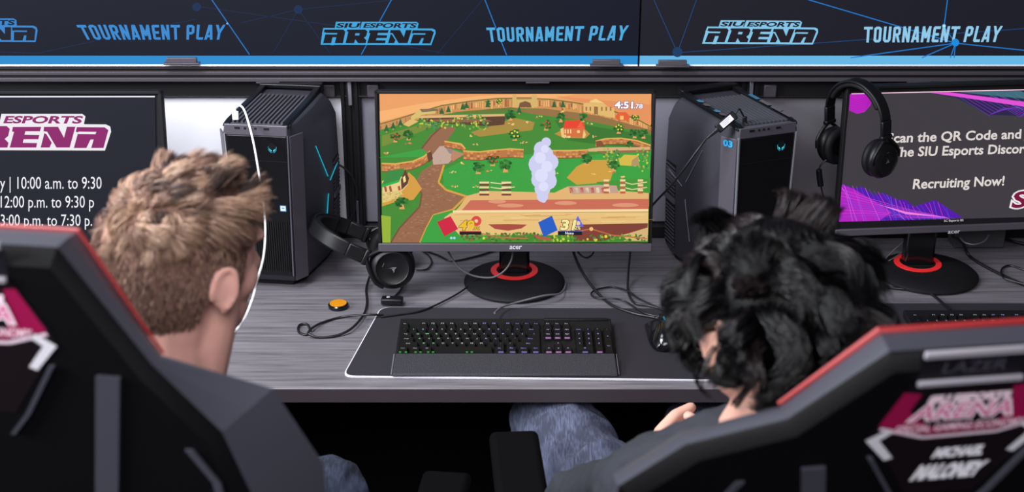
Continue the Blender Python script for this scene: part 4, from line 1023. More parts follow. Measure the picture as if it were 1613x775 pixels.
P = Paint(frame_map((a[0] - 0.008, a[1] + 0.002, 0.7569), (1, 0, 0), (0, 1, 0), (0, 0, 1)), 0.0001); P.circ(0, 0, 0.0036, (225, 225, 228), 0.003); P.circ(0.001, -0.0008, 0.0016, (30, 30, 32), 0.0012); P.build('mark', PRINT, t)
a = at_z(1535, 390, 0.7402)
t = thing('power_box', 'dark grey box standing on the desk behind the right monitor', 'box', tuple(a))
b = MB(); b.box((a[0] + 0.008, a[1] + 0.020, 0.7640), (0.112, 0.05, 0.046)); b.build('case', mat('grey_box_plastic', (70, 68, 72), 0.6), t, bevel=0.003)
b = MB(); b.box((a[0] + 0.055, a[1] + 0.02, 0.7892), (0.022, 0.02, 0.002)); b.build('blue_tab', mat('blue_tab', (40, 130, 210), 0.4), t)
# inline remote of the hanging headset
t = thing('inline_remote', 'black inline volume remote on cord of the hanging headset', 'remote', tuple(at_y(1291, 279, 2.72)))
q = [at_y(u, v, 2.72) for u, v in ((1290, 267), (1291, 279), (1293, 293))]
b = MB(); b.tube(q, 0.0065, 8, smooth=2); b.build('remote_body', M_BLACK, t, bevel=0.001)
b = MB(); b.tube([at_y(u, v, 2.72) for u, v in ((1307, 250), (1300, 253), (1293, 260), (1290, 268))], 0.0019, 8); b.build('upper_cord', M_CABLE, t)
b = MB(); b.tube([at_y(u, v, y) for u, v, y in ((1293, 292, 2.72), (1297, 310, 2.72), (1304, 335, 2.73), (1312, 360, 2.74), (1318, 378, 2.75))], 0.0019, 8); b.build('lower_cord', M_CABLE, t)
# wireless adapter on the right tower
t = thing('cable_adapter', 'black cable adapter with a white label on top of right tower', 'adapter', tuple(at_y(1144, 196, 2.66)))
e0, e1 = Vector(at_y(1130, 204, 2.618)), Vector(at_y(1158, 180, 2.634))
ax = (e1 - e0).normalized(); vw = (Vector(CAM) - e0); vw = (vw - ax * vw.dot(ax)).normalized(); sd = ax.cross(vw)
Mx = Matrix((ax, sd, vw)).transposed()
b = MB(); b.box((e0 + e1) / 2, ((e1 - e0).length, 0.0185, 0.009), Mx); b.build('case', M_BLACK, t, bevel=0.002)
P = Paint(frame_map((e0 + e1) / 2 + vw * 0.0047, ax, sd, vw), 0.0001); P.rect(-0.014, -0.006, 0.014, 0.006, (222, 218, 228))
for k in range(3): P.rect(-0.011, -0.004 + k * 0.003, 0.011 - 0.004 * k, -0.0028 + k * 0.003, (170, 166, 178), k == 0)
P.build('paper_label', PRINT, t)
b = MB(); b.tube([e0 - ax * 0.0, e0 - ax * 0.016, e0 - ax * 0.028], lambda k: 0.005 - 0.003 * k, 8, smooth=2); b.build('strain_relief', M_CABLE, t)
b = MB(); b.tube([e1, e1 + ax * 0.010 + Vector((0, 0, 0.004)), Vector(at_y(1168, 177, 2.650)), Vector(at_y(1173, 186, 2.655))], 0.0017, 8); b.build('short_lead', M_CABLE, t)
b = MB(); q = Vector(at_y(1173, 190, 2.655)); b.box(q, (0.009, 0.006, 0.018)); b.box(q - Vector((0, 0, 0.011)), (0.0065, 0.004, 0.006)); b.build('plug', M_CABLE, t, bevel=0.0015)
# white charging cable from the left tower
t = thing('usb_cable', 'white usb cable plugged into the top of left tower', 'cable', tuple(at_y(371, 186, 2.668)))
q = Vector(at_y(371, 182, 2.660)); b = MB(); b.box(q, (0.013, 0.007, 0.018)); b.build('plug', M_WHITE, t, bevel=0.002)
b = MB(); b.tube([at_y(u, v, y) for u, v, y in ((371, 179, 2.664), (371, 171, 2.66), (376, 166, 2.655), (384, 172, 2.645), (392, 195, 2.63), (400, 228, 2.60), (407, 268, 2.55), (414, 312, 2.45), (418, 360, 2.35), (415, 405, 2.24), (404, 445, 2.14), (398, 470, 2.08), (383, 505, 2.02), (352, 545, 1.97), (310, 592, 1.94))] + [(-0.50, 1.945, 0.84), (-0.535, 1.935, 0.79)], 0.0021, 8); b.build('cord', M_WHITE, t)

# ------------------------------------------------------------------ gaming chairs
M_RED = mat('red_chair_trim', (150, 36, 38), 0.5)
M_MAR = mat('maroon_chair_trim', (110, 14, 44), 0.5)
def chair(label, O, yaw, tilt, rear, front, th, slot, arms, seam_b, pipe):
    O = Vector(O); fh = Vector((-math.sin(yaw), math.cos(yaw), 0)); ux = Vector((math.cos(yaw), math.sin(yaw), 0))
    up = Vector((0, 0, math.cos(tilt))) - fh * math.sin(tilt); fw = fh * math.cos(tilt) + Vector((0, 0, math.sin(tilt)))
    Lb = (O.z - 0.47) / math.cos(tilt)
    bot = O - up * Lb
    seatc = Vector((bot.x, bot.y, 0)) + fh * 0.22
    t = thing('gaming_chair', label, 'chair', (seatc.x, seatc.y, 0), 'black gaming chairs')
    pt = lambda a, b, n=0: O + ux * a - up * b + fw * n
    def full(L): return [(a, b) for a, b in L] + [(-a, b) for a, b in L[::-1]]
    def ring(L, n, k=1.0, db=0.0):
        cb = 0.35
        return [pt(a * k, cb + (b - cb) * k + db, n) for a, b in full(L)]
    ext = [(0.27, 0.52), (0.225, 0.66), (0.24, Lb)]
    Rr, Fr = rear + ext, front + ext
    b = MB(); b.loft([ring(Rr, -0.012, 0.955), ring(Rr, -0.004, 0.99), ring(Rr, 0.0, 1.0)]); b.build('back_shell', M_CHAIR, t, angle=25)
    b = MB(); b.loft([ring(Rr, 0.0, 1.0), ring([((p[0] + q[0]) / 2, (p[1] + q[1]) / 2) for p, q in zip(Rr, Fr)], th * 0.5, 1.004), ring(Fr, th, 1.0), ring(Fr, th + 0.007, 0.97)]); b.build('side_band', M_CHAIRS, t, angle=30)  # band colour holds the light falling on the black leather sides
    b = MB(); b.loft([ring(Fr, th, 0.985), ring(Fr, th + 0.018, 0.94), ring(Fr, th + 0.030, 0.80)]); b.build('backrest_padding', M_CHAIR, t, angle=30)
    # piping round the headrest on the front edge
    b = MB(); k = [pt(a, b_, th + 0.004) for a, b_ in ([(-a, b_) for a, b_ in front[:2]][::-1] + front[:2])]; b.tube(k, lambda q: pipe * (0.55 + 0.75 * (1 - abs(2 * q - 1))), 8, smooth=1); b.build('red_piping', M_RED, t)
    # rear trim: stripes and seam lines either side of the badge, seen from behind
    def strip(pts, w, n, nm, m):
        for s in (-1, 1):
            b = MB(); q = [pt(s * a, c, n) for a, c in pts]
            b.loft([[p + ux * w * 0.5 - fw * 0.003, p - ux * w * 0.5 - fw * 0.003, p - ux * w * 0.5 + fw * 0.004, p + ux * w * 0.5 + fw * 0.004] for p in q])
            b.build(nm, m, t)
    strip([(0.137, 0.128), (0.116, 0.27), (0.10, 0.40)], 0.024, -0.013, 'rear_stripe', M_CHAIRS)
    strip([(0.208, seam_b), (0.232, seam_b + 0.036), (0.24, seam_b + 0.10)], 0.008, -0.012, 'rear_seam', M_CHAIRS)
    strip([(0.082, 0.120), (0.050, 0.175), (0.030, 0.20)], 0.005, -0.0145, 'badge_seam', M_CHAIRS)
    # badge (printed panel) in chair coordinates, x right, y down
    P = Paint(lambda x, y, e: pt(x - 0.010, y * 0.75 - 0.010, -0.0125 - e), 0.00025)
    shield = [(-0.045, 0.055), (0.062, 0.055), (0.094, 0.118), (0.100, 0.140), (0.070, 0.20), (0.045, 0.25), (-0.025, 0.25), (-0.045, 0.20), (-0.078, 0.140), (-0.070, 0.118)]
    P.poly(shield, (16, 8, 12))
    P.poly([(-0.052, 0.068), (-0.034, 0.072), (-0.042, 0.10), (-0.02, 0.128), (0.05, 0.128), (0.06, 0.10), (0.056, 0.068), (0.068, 0.066), (0.092, 0.124), (0.05, 0.140), (-0.02, 0.142), (-0.070, 0.122)], (140, 14, 66))
    P.line([(-0.068, 0.126), (-0.022, 0.146), (0.052, 0.144), (0.092, 0.128)], 0.005, (214, 190, 204))
    for s in (-1, 1): P.poly([(0.010 + s * a, c) for a, c in ((0.070, 0.128), (0.090, 0.144), (0.066, 0.182), (0.058, 0.178), (0.076, 0.146), (0.064, 0.134))], (205, 203, 210))
    P.text('SIU ESPORTS', (-0.026, 0.086), (0.054, 0.086), (0.055, 0.076), (-0.024, 0.076), (236, 210, 222), 0.09)
    P.text('ARENA', (-0.040, 0.114), (0.060, 0.114), (0.064, 0.090), (-0.034, 0.090), (240, 214, 226), 0.09); P.text('ARENA', (-0.040, 0.114), (0.060, 0.114), (0.064, 0.090), (-0.034, 0.090), (200, 90, 140), 0.0)
    P.text('SPECIAL GAMING ECONOMY', (-0.052, 0.134), (0.076, 0.134), (0.078, 0.122), (-0.052, 0.122), (240, 200, 216), 0.02)
    if slot:
        P.text('MICHAEL', (-0.008, 0.181), (0.042, 0.181), (0.046, 0.166), (-0.004, 0.166), (240, 238, 244), 0.06)
        P.text('MALONEY', (-0.024, 0.218), (0.044, 0.218), (0.051, 0.195), (-0.017, 0.195), (240, 238, 244), 0.07)
    P.build('back_badge', PRINT, t)
    # headrest window frame above the badge
    b = MB()
    for y, h in ((0.002, 0.010), (0.046, 0.008)):
        b.loft([[pt(x, y * 0.8 - 0.010, -0.012), pt(x, y * 0.8 + h * 0.8 - 0.010, -0.012), pt(x, y * 0.8 + h * 0.8 - 0.010, -0.017), pt(x, y * 0.8 - 0.010, -0.017)] for x in (-0.052, 0.052)])
    fr = b.build('headrest_frame', mat('silver_grey_trim', (150, 146, 154), 0.4), t, bevel=0.0015)
    P = Paint(lambda x, y, e: pt(x - 0.008, y * 0.8 - 0.010, -0.0125 - e), 0.0002); P.rect(-0.044, 0.012, 0.062, 0.046, (20, 18, 24))
    P.text('LAZER', (-0.022, 0.037), (0.04, 0.037), (0.042, 0.021), (-0.02, 0.021), (64, 62, 72), 0.01); P.build('headrest_mark', PRINT, t)
    # seat, arms, lift and star base
    Z = Matrix.Rotation(yaw, 3, 'Z')
    b = MB(); b.box(seatc + fh * 0.03 + Vector((0, 0, 0.44)), (0.40, 0.50, 0.09), Z); b.build('seat', M_CHAIR, t, bevel=0.03, seg=4)
    for s in (-1, 1):
        b = MB(); b.box(seatc + ux * s * 0.225 + fh * 0.03 + Vector((0, 0, 0.455)), (0.07, 0.50, 0.10), Z); b.build('seat_bolster', M_MAR, t, bevel=0.025, seg=4)
    for s, (ax_, ay, az, ry) in arms.items():
        pc = Vector((ax_, ay, az)); Zr = Matrix.Rotation(ry, 3, 'Z')
        b = MB(); b.box(pc, (0.085, 0.27, 0.028), Zr); pd = b.build('armrest_pad', mat('armrest_rubber', (6, 6, 8), 0.7, spec=0.06), t, bevel=0.012, seg=4)
        d_ = Zr @ Vector((0, -0.05, 0)); q = seatc + ux * s * 0.24 + Vector((0, 0, 0.42))
        b = MB(); b.limb([tuple(pc + d_ - Vector((0, 0, 0.02))), tuple(Vector(((pc + d_).x, (pc + d_).y, 0.45))), tuple(q)], [0.022, 0.024, 0.022], 10); b.build('armrest_post', M_BLACK, t)
    b = MB(); b.lathe([(0.05, 0.40), (0.05, 0.36), (0.026, 0.34), (0.026, 0.10), (0.05, 0.09), (0.05, 0.06)], (seatc.x, seatc.y, 0), 20); b.build('gas_lift', M_BLACK, t)
    for k in range(5):
        a = 2 * math.pi * k / 5 + yaw; e = seatc + Vector((math.cos(a), math.sin(a), 0)) * 0.32
        b = MB(); b.tube([seatc + Vector((0, 0, 0.085)), seatc.lerp(e, 0.6) + Vector((0, 0, 0.078)), e + Vector((0, 0, 0.066))], lambda q: 0.028 - 0.010 * q, 10); l = b.build('base_leg', M_BLACK, t)
        b = MB(); b.lathe([(0.018, -0.022), (0.028, -0.018), (0.028, 0.018), (0.018, 0.022)], e + Vector((0, 0, 0.0285)), 18, 0, Matrix.Rotation(a, 3, 'Z') @ Matrix.Rotation(math.pi / 2, 3, 'X')); b.build('caster', M_BLACK, l)
    return t
chair('black gaming chair with maroon badge at left, behind the blond person', at_d(-70, 380, 1.3), R(-8), R(3),
      [(0.100, 0.0), (0.176, 0.120), (0.238, 0.191), (0.27, 0.29), (0.30, 0.40)], [(0.090, 0.014), (0.160, 0.146), (0.272, 0.176), (0.318, 0.262), (0.32, 0.40)], 0.060, False,
      {1: (-0.125, 1.93, 0.655, R(-6)), -1: (-0.72, 1.86, 0.655, R(-6))}, 0.205, 0.0028)
chair('black gaming chair with red piping and lettered badge at right, behind the dark haired person', at_d(1530, 545, 1.3), R(8), R(12),
      [(0.080, 0.0), (0.167, 0.075), (0.263, 0.098), (0.324, 0.146), (0.33, 0.28)], [(0.077, 0.003), (0.163, 0.086), (0.260, 0.110), (0.323, 0.160), (0.33, 0.28)], 0.030, True,
      {-1: (0.012, 1.955, 0.72, R(4)), 1: (0.68, 1.98, 0.72, R(8))}, 0.140, 0.0040)

# ------------------------------------------------------------------ people
def head_prims(b, Hc, Hm, ear=1.0):
    q = lambda x, y, z: Hm @ Vector((x, y, z)) + Hc
    E = lambda c, r, M=None: b.ell(q(*c), r, Hm @ M if M is not None else Hm, 24, 16)
    E((0, -0.012, 0.020), (0.074, 0.094, 0.084)); E((0, 0.040, 0.000), (0.062, 0.052, 0.078))
    E((0, 0.045, -0.072), (0.050, 0.048, 0.042)); E((0, 0.080, -0.100), (0.020, 0.018, 0.017))
    E((0, 0.010, -0.060), (0.056, 0.060, 0.048))
    for s in (-1, 1):
        E((s * 0.034, 0.058, -0.030), (0.026, 0.028, 0.032)); E((s * 0.028, 0.082, 0.022), (0.026, 0.014, 0.010))
        Er = Matrix.Rotation(-s * R(24), 3, 'Z') @ Matrix.Rotation(R(-10), 3, 'X')
        E((s * 0.082, -0.010, -0.018), (0.0065, 0.017 * ear, 0.031 * ear), Er)
        ring = [q(*(Vector((s * 0.084, -0.010, -0.016)) + Er @ Vector((s * 0.004, 0.019 * ear * math.cos(a), 0.034 * ear * math.sin(a))))) for a in np.linspace(R(-60), R(215), 16)]
        b.tube(ring, 0.0045, 8, smooth=1)
        E((s * 0.082, -0.004, -0.018 - 0.030 * ear), (0.006, 0.010, 0.010))
    b.limb([q(0, 0.094, 0.006), q(0, 0.106, -0.018), q(0, 0.116, -0.034)], [0.008, 0.010, 0.012], 12)
    for s in (-1, 1): E((s * 0.011, 0.104, -0.037), (0.009, 0.010, 0.008))
    b.tube([q(-0.022, 0.088, -0.066), q(0, 0.097, -0.063), q(0.022, 0.088, -0.066)], lambda t: 0.004 + 0.005 * math.sin(math.pi * t), 10)
    b.tube([q(-0.019, 0.088, -0.073), q(0, 0.096, -0.074), q(0.019, 0.088, -0.073)], lambda t: 0.004 + 0.006 * math.sin(math.pi * t), 10)
def face_parts(t, Hc, Hm, brow):
    q = lambda x, y, z: Hm @ Vector((x, y, z)) + Hc
    for s in (-1, 1):
        b = MB(); b.ell(q(s * 0.029, 0.0765, 0.002), (0.0115, 0.0115, 0.0085), Hm); b.ell(q(s * 0.029, 0.0865, 0.002), (0.005, 0.003, 0.005), Hm, mi=1); b.build('eye', [M_WHITE, M_MATTE], t)
        b = MB(); b.tube([q(s * 0.012, 0.098, 0.018), q(s * 0.030, 0.098, 0.025), q(s * 0.050, 0.084, 0.020)], lambda k: 0.004 - 0.0015 * k, 8); b.build('eyebrow', brow, t)
    b = MB(); b.tube([q(-0.022, 0.090, -0.0695), q(0, 0.1015, -0.069), q(0.022, 0.090, -0.0695)], lambda k: 0.002 + 0.003 * math.sin(math.pi * k), 8); b.build('lips', mat('lip_pink', (176, 96, 92), 0.45), t)
def hand(b, wr, F, U, S, curl=(35, 60, 40), thumb=None):
    wr, F, U, S = Vector(wr), Vector(F).normalized(), Vector(U).normalized(), Vector(S).normalized()
    U = (U - F * U.dot(F)).normalized(); S = (S - F * S.dot(F) - U * S.dot(U)).normalized()
    b.ell(wr + F * 0.045, (0.036, 0.046, 0.013), Matrix((S, F, U)).transposed(), 16, 12)
    for i, (so, fl, ln) in enumerate(((0.029, 0.086, 1.0), (0.0095, 0.090, 1.1), (-0.0105, 0.086, 1.0), (-0.029, 0.078, 0.8))):
        k = wr + F * fl + S * so
        b.limb([wr + F * 0.012 + S * so * 0.6, k], [0.013, 0.0105], 10)
        a = 0; pts = [k]
        for L, c in zip((0.042, 0.026, 0.021), curl):
            a += R(c); pts.append(pts[-1] + (F * math.cos(a) - U * math.sin(a)) * L * ln)
        b.limb(pts, [0.0100, 0.0092, 0.0086, 0.0076], 10)
    th = thumb or [F * 0.028 + S * 0.032, F * 0.055 + S * 0.050 + U * 0.008, F * 0.085 + S * 0.052 + U * 0.012]
    b.limb([wr + F * 0.010 + S * 0.018] + [wr + v for v in th], [0.015, 0.0135, 0.0115, 0.0098], 12)

def hair_mesh(t, Hc, Hm, hairline, n, strand, mats, cap_r, cap_c, cap_fill, mw, rad, seg=6):
    """strand(n, phi, z, seed)->list of local points; hairline = list of (phi deg, z)"""
    b = MB(); hx = [h[0] for h in hairline]; hz = [h[1] for h in hairline]
    inside = lambda p, pad=0: p.z > np.interp(math.degrees(abs(math.atan2(p.x, p.y))), hx, hz) + pad
    V, Fs = [], []; N, Mn = 72, 48
    c = Vector(cap_c)
    for i in range(Mn + 1):
        a = -math.pi / 2 + math.pi * i / Mn
        for k in range(N):
            p = 2 * math.pi * k / N; V.append(Vector((math.cos(a) * math.cos(p) * cap_r[0], math.cos(a) * math.sin(p) * cap_r[1], math.sin(a) * cap_r[2])) + c)
    for i in range(Mn):
        for k in range(N):
            f = (i * N + k, i * N + (k + 1) % N, (i + 1) * N + (k + 1) % N, (i + 1) * N + k)
            if inside(sum((V[j] for j in f), Vector()) / 4): Fs.append(f)
    b.add([Hm @ p + Hc for p in V], Fs, cap_fill)
    verts, faces, mi = [], [], []
    cnt = 0; tries = 0
    while cnt < n and tries < n * 8:
        tries += 1
        d = RNG.normal(size=3); d /= np.linalg.norm(d); d = Vector(d)
        p = Vector((d.x * cap_r[0], d.y * cap_r[1], d.z * cap_r[2])) + c
        if not inside(p): continue
        nr = Vector((d.x / cap_r[0], d.y / cap_r[1], d.z / cap_r[2])).normalized()
        pts, m_ = strand(p, nr, math.degrees(math.atan2(p.x, p.y)))
        P = spline(pts, 3) if len(pts) < 5 else [Vector(x) for x in pts]
        base = len(verts); r0 = rad * RNG.uniform(0.7, 1.3); m_ = int(RNG.choice(len(mw), p=mw)) if m_ is None or RNG.random() < 0.25 else m_
        for j, x in enumerate(P):
            tg = (P[min(j + 1, len(P) - 1)] - P[max(j - 1, 0)]); tg = tg.normalized() if tg.length > 1e-9 else nr
            u = tg.cross(nr); u = u.normalized() if u.length > 1e-5 else tg.orthogonal().normalized(); v = tg.cross(u)
            r = r0 * (1 - 0.85 * (j / (len(P) - 1)) ** 1.5)
            for a in (0, 2.094, 4.189):
                verts.append(Hm @ (x + u * r * math.cos(a) + v * r * math.sin(a)) + Hc)
        for j in range(len(P) - 1):
            for k in range(3):
                a0 = base + j * 3 + k; a1 = base + j * 3 + (k + 1) % 3
                faces.append((a0, a1, a1 + 3, a0 + 3)); mi.append(m_)
        cnt += 1
    nn = len(b.v); b.v += [tuple(p) for p in verts]; b.f += [tuple(i + nn for i in f) for f in faces]; b.mi += mi
    off = t.location
    me = bpy.data.meshes.new('hair'); me.from_pydata([(x - off.x, y - off.y, z - off.z) for x, y, z in b.v], [], b.f)
    for m in mats: me.materials.append(m)
    me.polygons.foreach_set('material_index', b.mi); me.polygons.foreach_set('use_smooth', [True] * len(me.polygons))
    return put(bpy.data.objects.new('hair', me), t)
def head_matrix(yaw, pitch, roll=0): return (Matrix.Rotation(yaw, 3, 'Z') @ Matrix.Rotation(pitch, 3, 'X') @ Matrix.Rotation(roll, 3, 'Y'))

# person on the left: short light brown hair, looking right
Hc = Vector(at_d(288, 402, 1.70)); Hm = head_matrix(-R(37), -R(7), R(2))
t = thing('person', 'person with short light brown hair seated in the left gaming chair', 'person', (-0.48, 1.62, 0.47), 'people at the desk')
hp = lambda x, y, z: tuple(Hm @ Vector((x, y, z)) + Hc)
Pv, Ch, Nk = (-0.49, 1.58, 0.59), (-0.47, 1.485, 0.95), (-0.435, 1.515, 1.12)
SL, SR = (-0.64, 1.46, 1.03), (-0.345, 1.48, 1.03)
b = MB(); head_prims(b, Hc, Hm, 0.80)
b.limb([hp(0, -0.018, -0.04), hp(0, -0.028, -0.10), Nk], [0.058, 0.056, 0.066], 20)
b.limb([hp(0.03, 0.02, -0.07), (Nk[0] + 0.03, Nk[1] + 0.02, Nk[2])], [0.036, 0.045], 16)
def torso(b, Pv, Ch, Nk, SL, SR, g=0.0):
    P_, C_, N_ = Vector(Pv), Vector(Ch), Vector(Nk)
    for k, (rx, ry, rz) in ((0.0, (0.16, 0.115, 0.10)), (0.35, (0.145, 0.105, 0.11)), (0.7, (0.16, 0.11, 0.13)), (1.0, (0.165, 0.11, 0.13))):
        b.ell(P_.lerp(C_, k), (rx + g, ry + g, rz + g), None, 22, 14)
    b.limb([SL, tuple(C_.lerp(N_, 0.75)), SR], [0.062 + g, 0.075 + g, 0.062 + g], 18)
torso(b, Pv, Ch, Nk, SL, SR)
armR = [SR, (-0.40, 1.66, 0.80), (-0.43, 1.88, 0.77)]; armL = [SL, (-0.70, 1.66, 0.84), (-0.56, 1.90, 0.80)]
for A in (armR, armL): b.limb(A, [0.048, 0.040, 0.028], 16)
hand(b, armR[2], (-0.2, 1, -0.1), (0.5, 0, 1), (-1, 0, 0.5)); hand(b, armL[2], (0.2, 1, -0.1), (-0.5, 0, 1), (1, 0, 0.5))
legR = [(-0.41, 1.62, 0.575), (-0.322, 2.065, 0.612), (-0.31, 2.08, 0.10)]; legL = [(-0.58, 1.62, 0.575), (-0.66, 2.06, 0.600), (-0.66, 2.10, 0.10)]
for A in (legR, legL): b.limb(A, [0.082, 0.058, 0.042], 16); b.limb([(A[2][0], A[2][1] - 0.02, 0.06), (A[2][0], A[2][1] + 0.16, 0.035)], [0.042, 0.032], 14)
b.build('body', M_SKIN, t, remesh=0.0042, smooth=4)
face_parts(t, Hc, Hm, mat('brown_brow', (120, 88, 66), 0.6))
M_H = [mat('hair_blond', (172, 140, 118), 0.36, spec=0.5, vary=0.25, vscale=60), mat('hair_light_brown', (134, 102, 86), 0.42, spec=0.45, vary=0.25, vscale=60), mat('hair_mid_brown', (96, 70, 60), 0.45, spec=0.4, vary=0.25, vscale=60), mat('hair_dark_brown', (60, 43, 38), 0.5, spec=0.35), mat('hair_fade_brown', (142, 110, 98), 0.85, spec=0.08, vary=0.3, vscale=90)]
LCL = [(Vector(RNG.normal(size=3)).normalized(), Vector(RNG.normal(size=3)), RNG.uniform(0.75, 1.2), int(RNG.choice([0, 0, 1, 1, 2, 2, 3]))) for _ in range(420)]
def strand_l(p, n, phi):
    top = max(0, min(1, (p.z - 0.022) / 0.045)); front = max(0, min(1, (p.y + 0.02) / 0.09))
    d = Vector((p.x / 0.0785, (p.y + 0.014) / 0.0985, (p.z - 0.005) / 0.103)).normalized()
    q = max(LCL, key=lambda c: c[0].dot(d))
    L = (0.010 + top * (0.024 + 0.018 * front)) * RNG.uniform(0.8, 1.1) * (1 + top * (q[2] - 1))
    wh = p - Vector((0.012, -0.070, 0.085)); wh = (wh - n * wh.dot(n)).normalized() if wh.length > 1e-4 else Vector((0, 1, 0))
    near = max(0, 1 - (p - Vector((0.012, -0.070, 0.085))).length / 0.055)
    fwd = wh * (0.62 - 0.5 * front) * (1 - near) + Vector((0.1, 0.5, 0)) * (1 - front) + Vector((0.45, 1.0, 0.02 + 0.16 * top)) * front; dn = Vector((0.1 * p.x / 0.07, -0.30 if p.y < 0.02 else 0.1, -0.95))
    comb = (fwd * top + dn * (1 - top) + q[1] * 0.26 * (0.25 + top)).normalized()
    nz = Vector(RNG.normal(size=3)) * (0.10 + 0.08 * (1 - top))
    d0 = (n * (0.40 + 0.22 * top + 0.7 * near) + comb * 0.9 + nz).normalized(); d1 = (comb + n * (0.06 + 0.10 * top) + nz).normalized(); d2 = (comb * 1.0 - n * 0.28 * top + nz).normalized()
    cen = Vector((q[0].x * 0.0785, q[0].y * 0.0985 - 0.014, q[0].z * 0.103 + 0.005))
    r = p - n * 0.002; a = r + d0 * L * 0.4; b_ = a + d1 * L * 0.32; c = b_ + d2 * L * 0.32
    k = 0.55 * top; tip = cen + d0 * 0 + (c - r)
    L_ = 0
    return [r, a.lerp(cen + (a - r), k * 0.4), b_.lerp(cen + (b_ - r), k * 0.75), c.lerp(tip, k)], (q[3] if top > 0.25 else (4 if RNG.random() < 0.6 else int(RNG.choice([1, 2, 3]))))
hair_mesh(t, Hc, Hm, [(0, 0.066), (28, 0.060), (48, 0.046), (58, 0.000), (64, -0.028), (74, -0.030), (80, 0.004), (98, 0.010), (108, -0.026), (118, -0.070), (150, -0.090), (180, -0.094)],
          24000, strand_l, M_H, (0.0785, 0.0985, 0.103), (0, -0.014, 0.005), 4, [0.22, 0.33, 0.26, 0.12, 0.07], 0.00085)
# nape hair: short fade running down the neck
b = MB(); torso(b, Pv, Ch, Nk, SL, SR, 0.010)
for A in (armR, armL): b.limb(A, [0.062, 0.052, 0.038], 16)
b.build('shirt', mat('maroon_jersey', (96, 16, 42), 0.8, bump=0.3, bscale=120), t, remesh=0.006, smooth=5, folds=0.022)
b = MB(); b.ell(Pv, (0.178, 0.13, 0.105), None, 22, 14)
for A in (legR, legL): b.limb([A[0], A[1], (A[2][0], A[2][1], 0.13)], [0.096, 0.072, 0.058], 18)
b.build('jeans', denim_mat('blue_denim', (28, 33, 50), (56, 64, 86)), t, remesh=0.006, smooth=5, folds=0.022)
for A in (legR, legL):
    b = MB(); b.limb([(A[2][0], A[2][1] - 0.03, 0.055), (A[2][0], A[2][1] + 0.17, 0.040)], [0.052, 0.040], 16); b.span((A[2][0] - 0.045, A[2][1] - 0.08, 0.0), (A[2][0] + 0.045, A[2][1] + 0.215, 0.022)); b.build('shoe', M_MATTE, t, remesh=0.006, smooth=3)

# person on the right: shaggy black hair, head bent towards the left
Hc = Vector(at_d(1212, 492, 1.60)); Hm = head_matrix(R(32), -R(14), R(-2))
t = thing('person', 'person with shaggy black hair in dark sleeves seated in the right gaming chair', 'person', (0.34, 1.74, 0.47), 'people at the desk')
hp = lambda x, y, z: tuple(Hm @ Vector((x, y, z)) + Hc)
Pv, Ch, Nk = (0.35, 1.76, 0.59), (0.335, 1.52, 0.92), (0.31, 1.455, 1.09)
SL, SR = (0.180, 1.50, 0.985), (0.485, 1.47, 0.985)
b = MB(); head_prims(b, Hc, Hm, 1.0)
b.limb([hp(0, -0.018, -0.04), hp(0, -0.028, -0.10), Nk], [0.058, 0.056, 0.066], 20)
torso(b, Pv, Ch, Nk, SL, SR)
armL = [SL, (0.100, 1.76, 0.795), (0.220, 1.99, 0.724)]; armR = [SR, (0.54, 1.72, 0.83), (0.38, 1.98, 0.775)]
for A in (armR, armL): b.limb(A, [0.048, 0.040, 0.028], 16)
hand(b, armL[2], (0.060, 0.07, 0.018), (-1, 0.5, 0.35), (0, -0.3, 1), (40, 70, 45), [Vector((0.030, 0.035, 0.042)), Vector((0.055, 0.058, 0.060)), Vector((0.082, 0.074, 0.066))])
hand(b, armR[2], (-0.5, 0.8, 0.0), (0.2, 0, 1), (-0.8, -0.4, 0.4), (48, 75, 45))
legL = [(0.275, 1.77, 0.585), (0.075, 2.30, 0.628), (0.09, 2.36, 0.10)]; legR = [(0.43, 1.77, 0.585), (0.36, 2.30, 0.600), (0.36, 2.38, 0.10)]
for A in (legR, legL): b.limb(A, [0.082, 0.058, 0.042], 16); b.limb([(A[2][0], A[2][1] - 0.02, 0.06), (A[2][0], A[2][1] + 0.16, 0.035)], [0.042, 0.032], 14)
b.build('body', M_SKIN2, t, remesh=0.0042, smooth=4)
face_parts(t, Hc, Hm, mat('black_brow', (20, 18, 18), 0.6))
M_B = [mat('hair_black', (3, 3, 4), 0.36, spec=0.25), mat('hair_blue_black', (8, 8, 11), 0.30, spec=0.55), mat('hair_soft_black', (34, 25, 27), 0.36, spec=0.5)]
CL = [(Vector(RNG.normal(size=3)).normalized(), RNG.uniform(0, 6.28), RNG.uniform(0.75, 1.3), Vector(RNG.normal(size=3)), int(RNG.choice([0, 0, 1, 1, 2]))) for _ in range(130)]
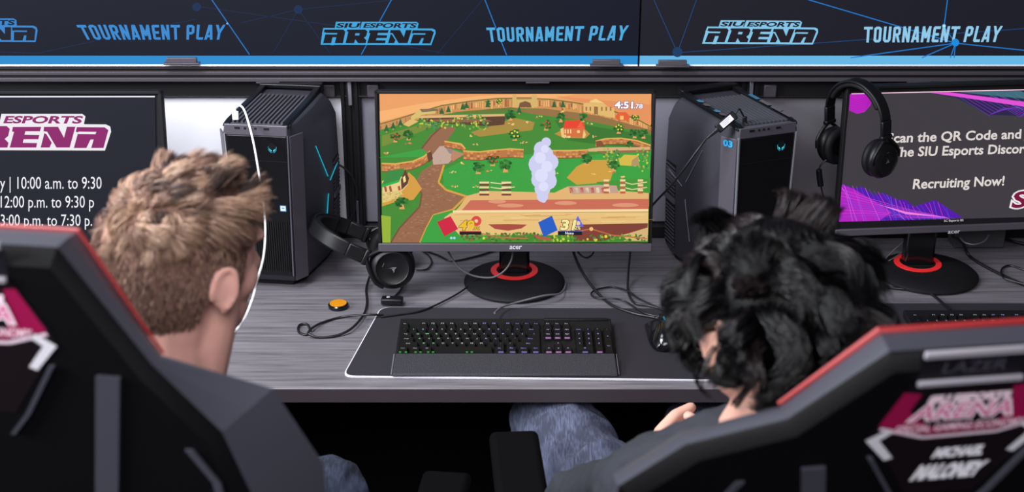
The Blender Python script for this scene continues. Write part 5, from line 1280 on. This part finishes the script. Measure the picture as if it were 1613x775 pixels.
def strand_r(p, n, phi):
    d = Vector((p.x / 0.08, p.y / 0.1, p.z / 0.09)).normalized()
    c = max(CL, key=lambda q: q[0].dot(d)); ph, ln, tw = c[1], c[2], c[3]
    L = 0.076 * ln * (1 - 0.28 * max(0, c[0].z)) * RNG.uniform(0.88, 1.06)
    cn = c[0]
    fall = (Vector((0.50 * d.x, (0.45 if p.y > -0.01 else -0.35), -0.60)) + tw * 0.42).normalized()
    side = cn.cross(Vector((0, 0, 1))); side = side.normalized() if side.length > 1e-3 else Vector((1, 0, 0))
    r = p - n * 0.003; cen = Vector((cn.x * 0.08, cn.y * 0.1 - 0.014, cn.z * 0.09 + 0.016))
    nz = Vector(RNG.normal(size=3)) * 0.0045
    guide = [cen]; own = [r]
    for j in range(1, 9):
        k = j / 8
        dv = (cn * (1.25 - 0.65 * max(0, cn.z)) * (1 - k) + fall * (0.25 + 1.0 * k) + side * 0.9 * math.sin(ph + k * 5.2) * k).normalized()
        g_ = guide[-1] + dv * L / 8 - Vector((0, -0.014, 0.016)); rr = math.sqrt((g_.x / 0.08) ** 2 + (g_.y / 0.1) ** 2 + (g_.z / 0.09) ** 2)
        if rr > 1.46: g_ = g_ * (1.46 + 0.35 * (rr - 1.46)) / rr
        guide.append(g_ + Vector((0, -0.014, 0.016))); own.append(r + (guide[-1] - cen) + nz * k)
    kk = 0.55 * RNG.uniform(0.35, 1.0)
    return [a.lerp(b_, 0.10 + kk * (j / 8) ** 0.8 if j else 0) for j, (a, b_) in enumerate(zip(own, guide))], c[4]
hair_mesh(t, Hc, Hm, [(0, 0.055), (35, 0.048), (55, 0.010), (66, -0.036), (78, -0.040), (86, -0.006), (98, -0.014), (110, -0.062), (130, -0.092), (180, -0.100)],
          14000, strand_r, M_B, (0.082, 0.102, 0.096), (0, -0.014, 0.016), 0, [0.5, 0.36, 0.14], 0.0010)
M_SLV = mat('slate_sweatshirt', (40, 43, 52), 0.85, bump=0.4, bscale=90)
b = MB(); torso(b, Pv, Ch, Nk, SL, SR, 0.012)
for A in (armR, armL): b.limb(A, [0.064, 0.054, 0.036], 18)
b.limb([armL[2], (0.245, 2.022, 0.734)], [0.038, 0.034], 16)
b.build('sweatshirt', M_SLV, t, remesh=0.006, smooth=5, folds=0.022)
b = MB(); b.ell(Pv, (0.178, 0.13, 0.105), None, 22, 14)
for A in (legR, legL): b.limb([A[0], A[1], (A[2][0], A[2][1], 0.13)], [0.100, 0.078, 0.060], 18)
for k in range(4):
    A, B = Vector(legL[0]), Vector(legL[1]); q = A.lerp(B, 0.30 + 0.1 * k)
    b.tube([q + Vector((-0.085, -0.03, 0.03)), q + Vector((-0.02, 0, 0.088)), q + Vector((0.06, 0.03, 0.055))], 0.011, 8)
b.build('jeans', denim_mat('washed_denim', (48, 52, 70), (84, 90, 114)), t, remesh=0.006, smooth=4, folds=0.022)
for A in (legR, legL):
    b = MB(); b.limb([(A[2][0], A[2][1] - 0.03, 0.055), (A[2][0], A[2][1] + 0.17, 0.040)], [0.052, 0.040], 16); b.span((A[2][0] - 0.045, A[2][1] - 0.08, 0.0), (A[2][0] + 0.045, A[2][1] + 0.215, 0.022)); b.build('shoe', M_MATTE, t, remesh=0.006, smooth=3)
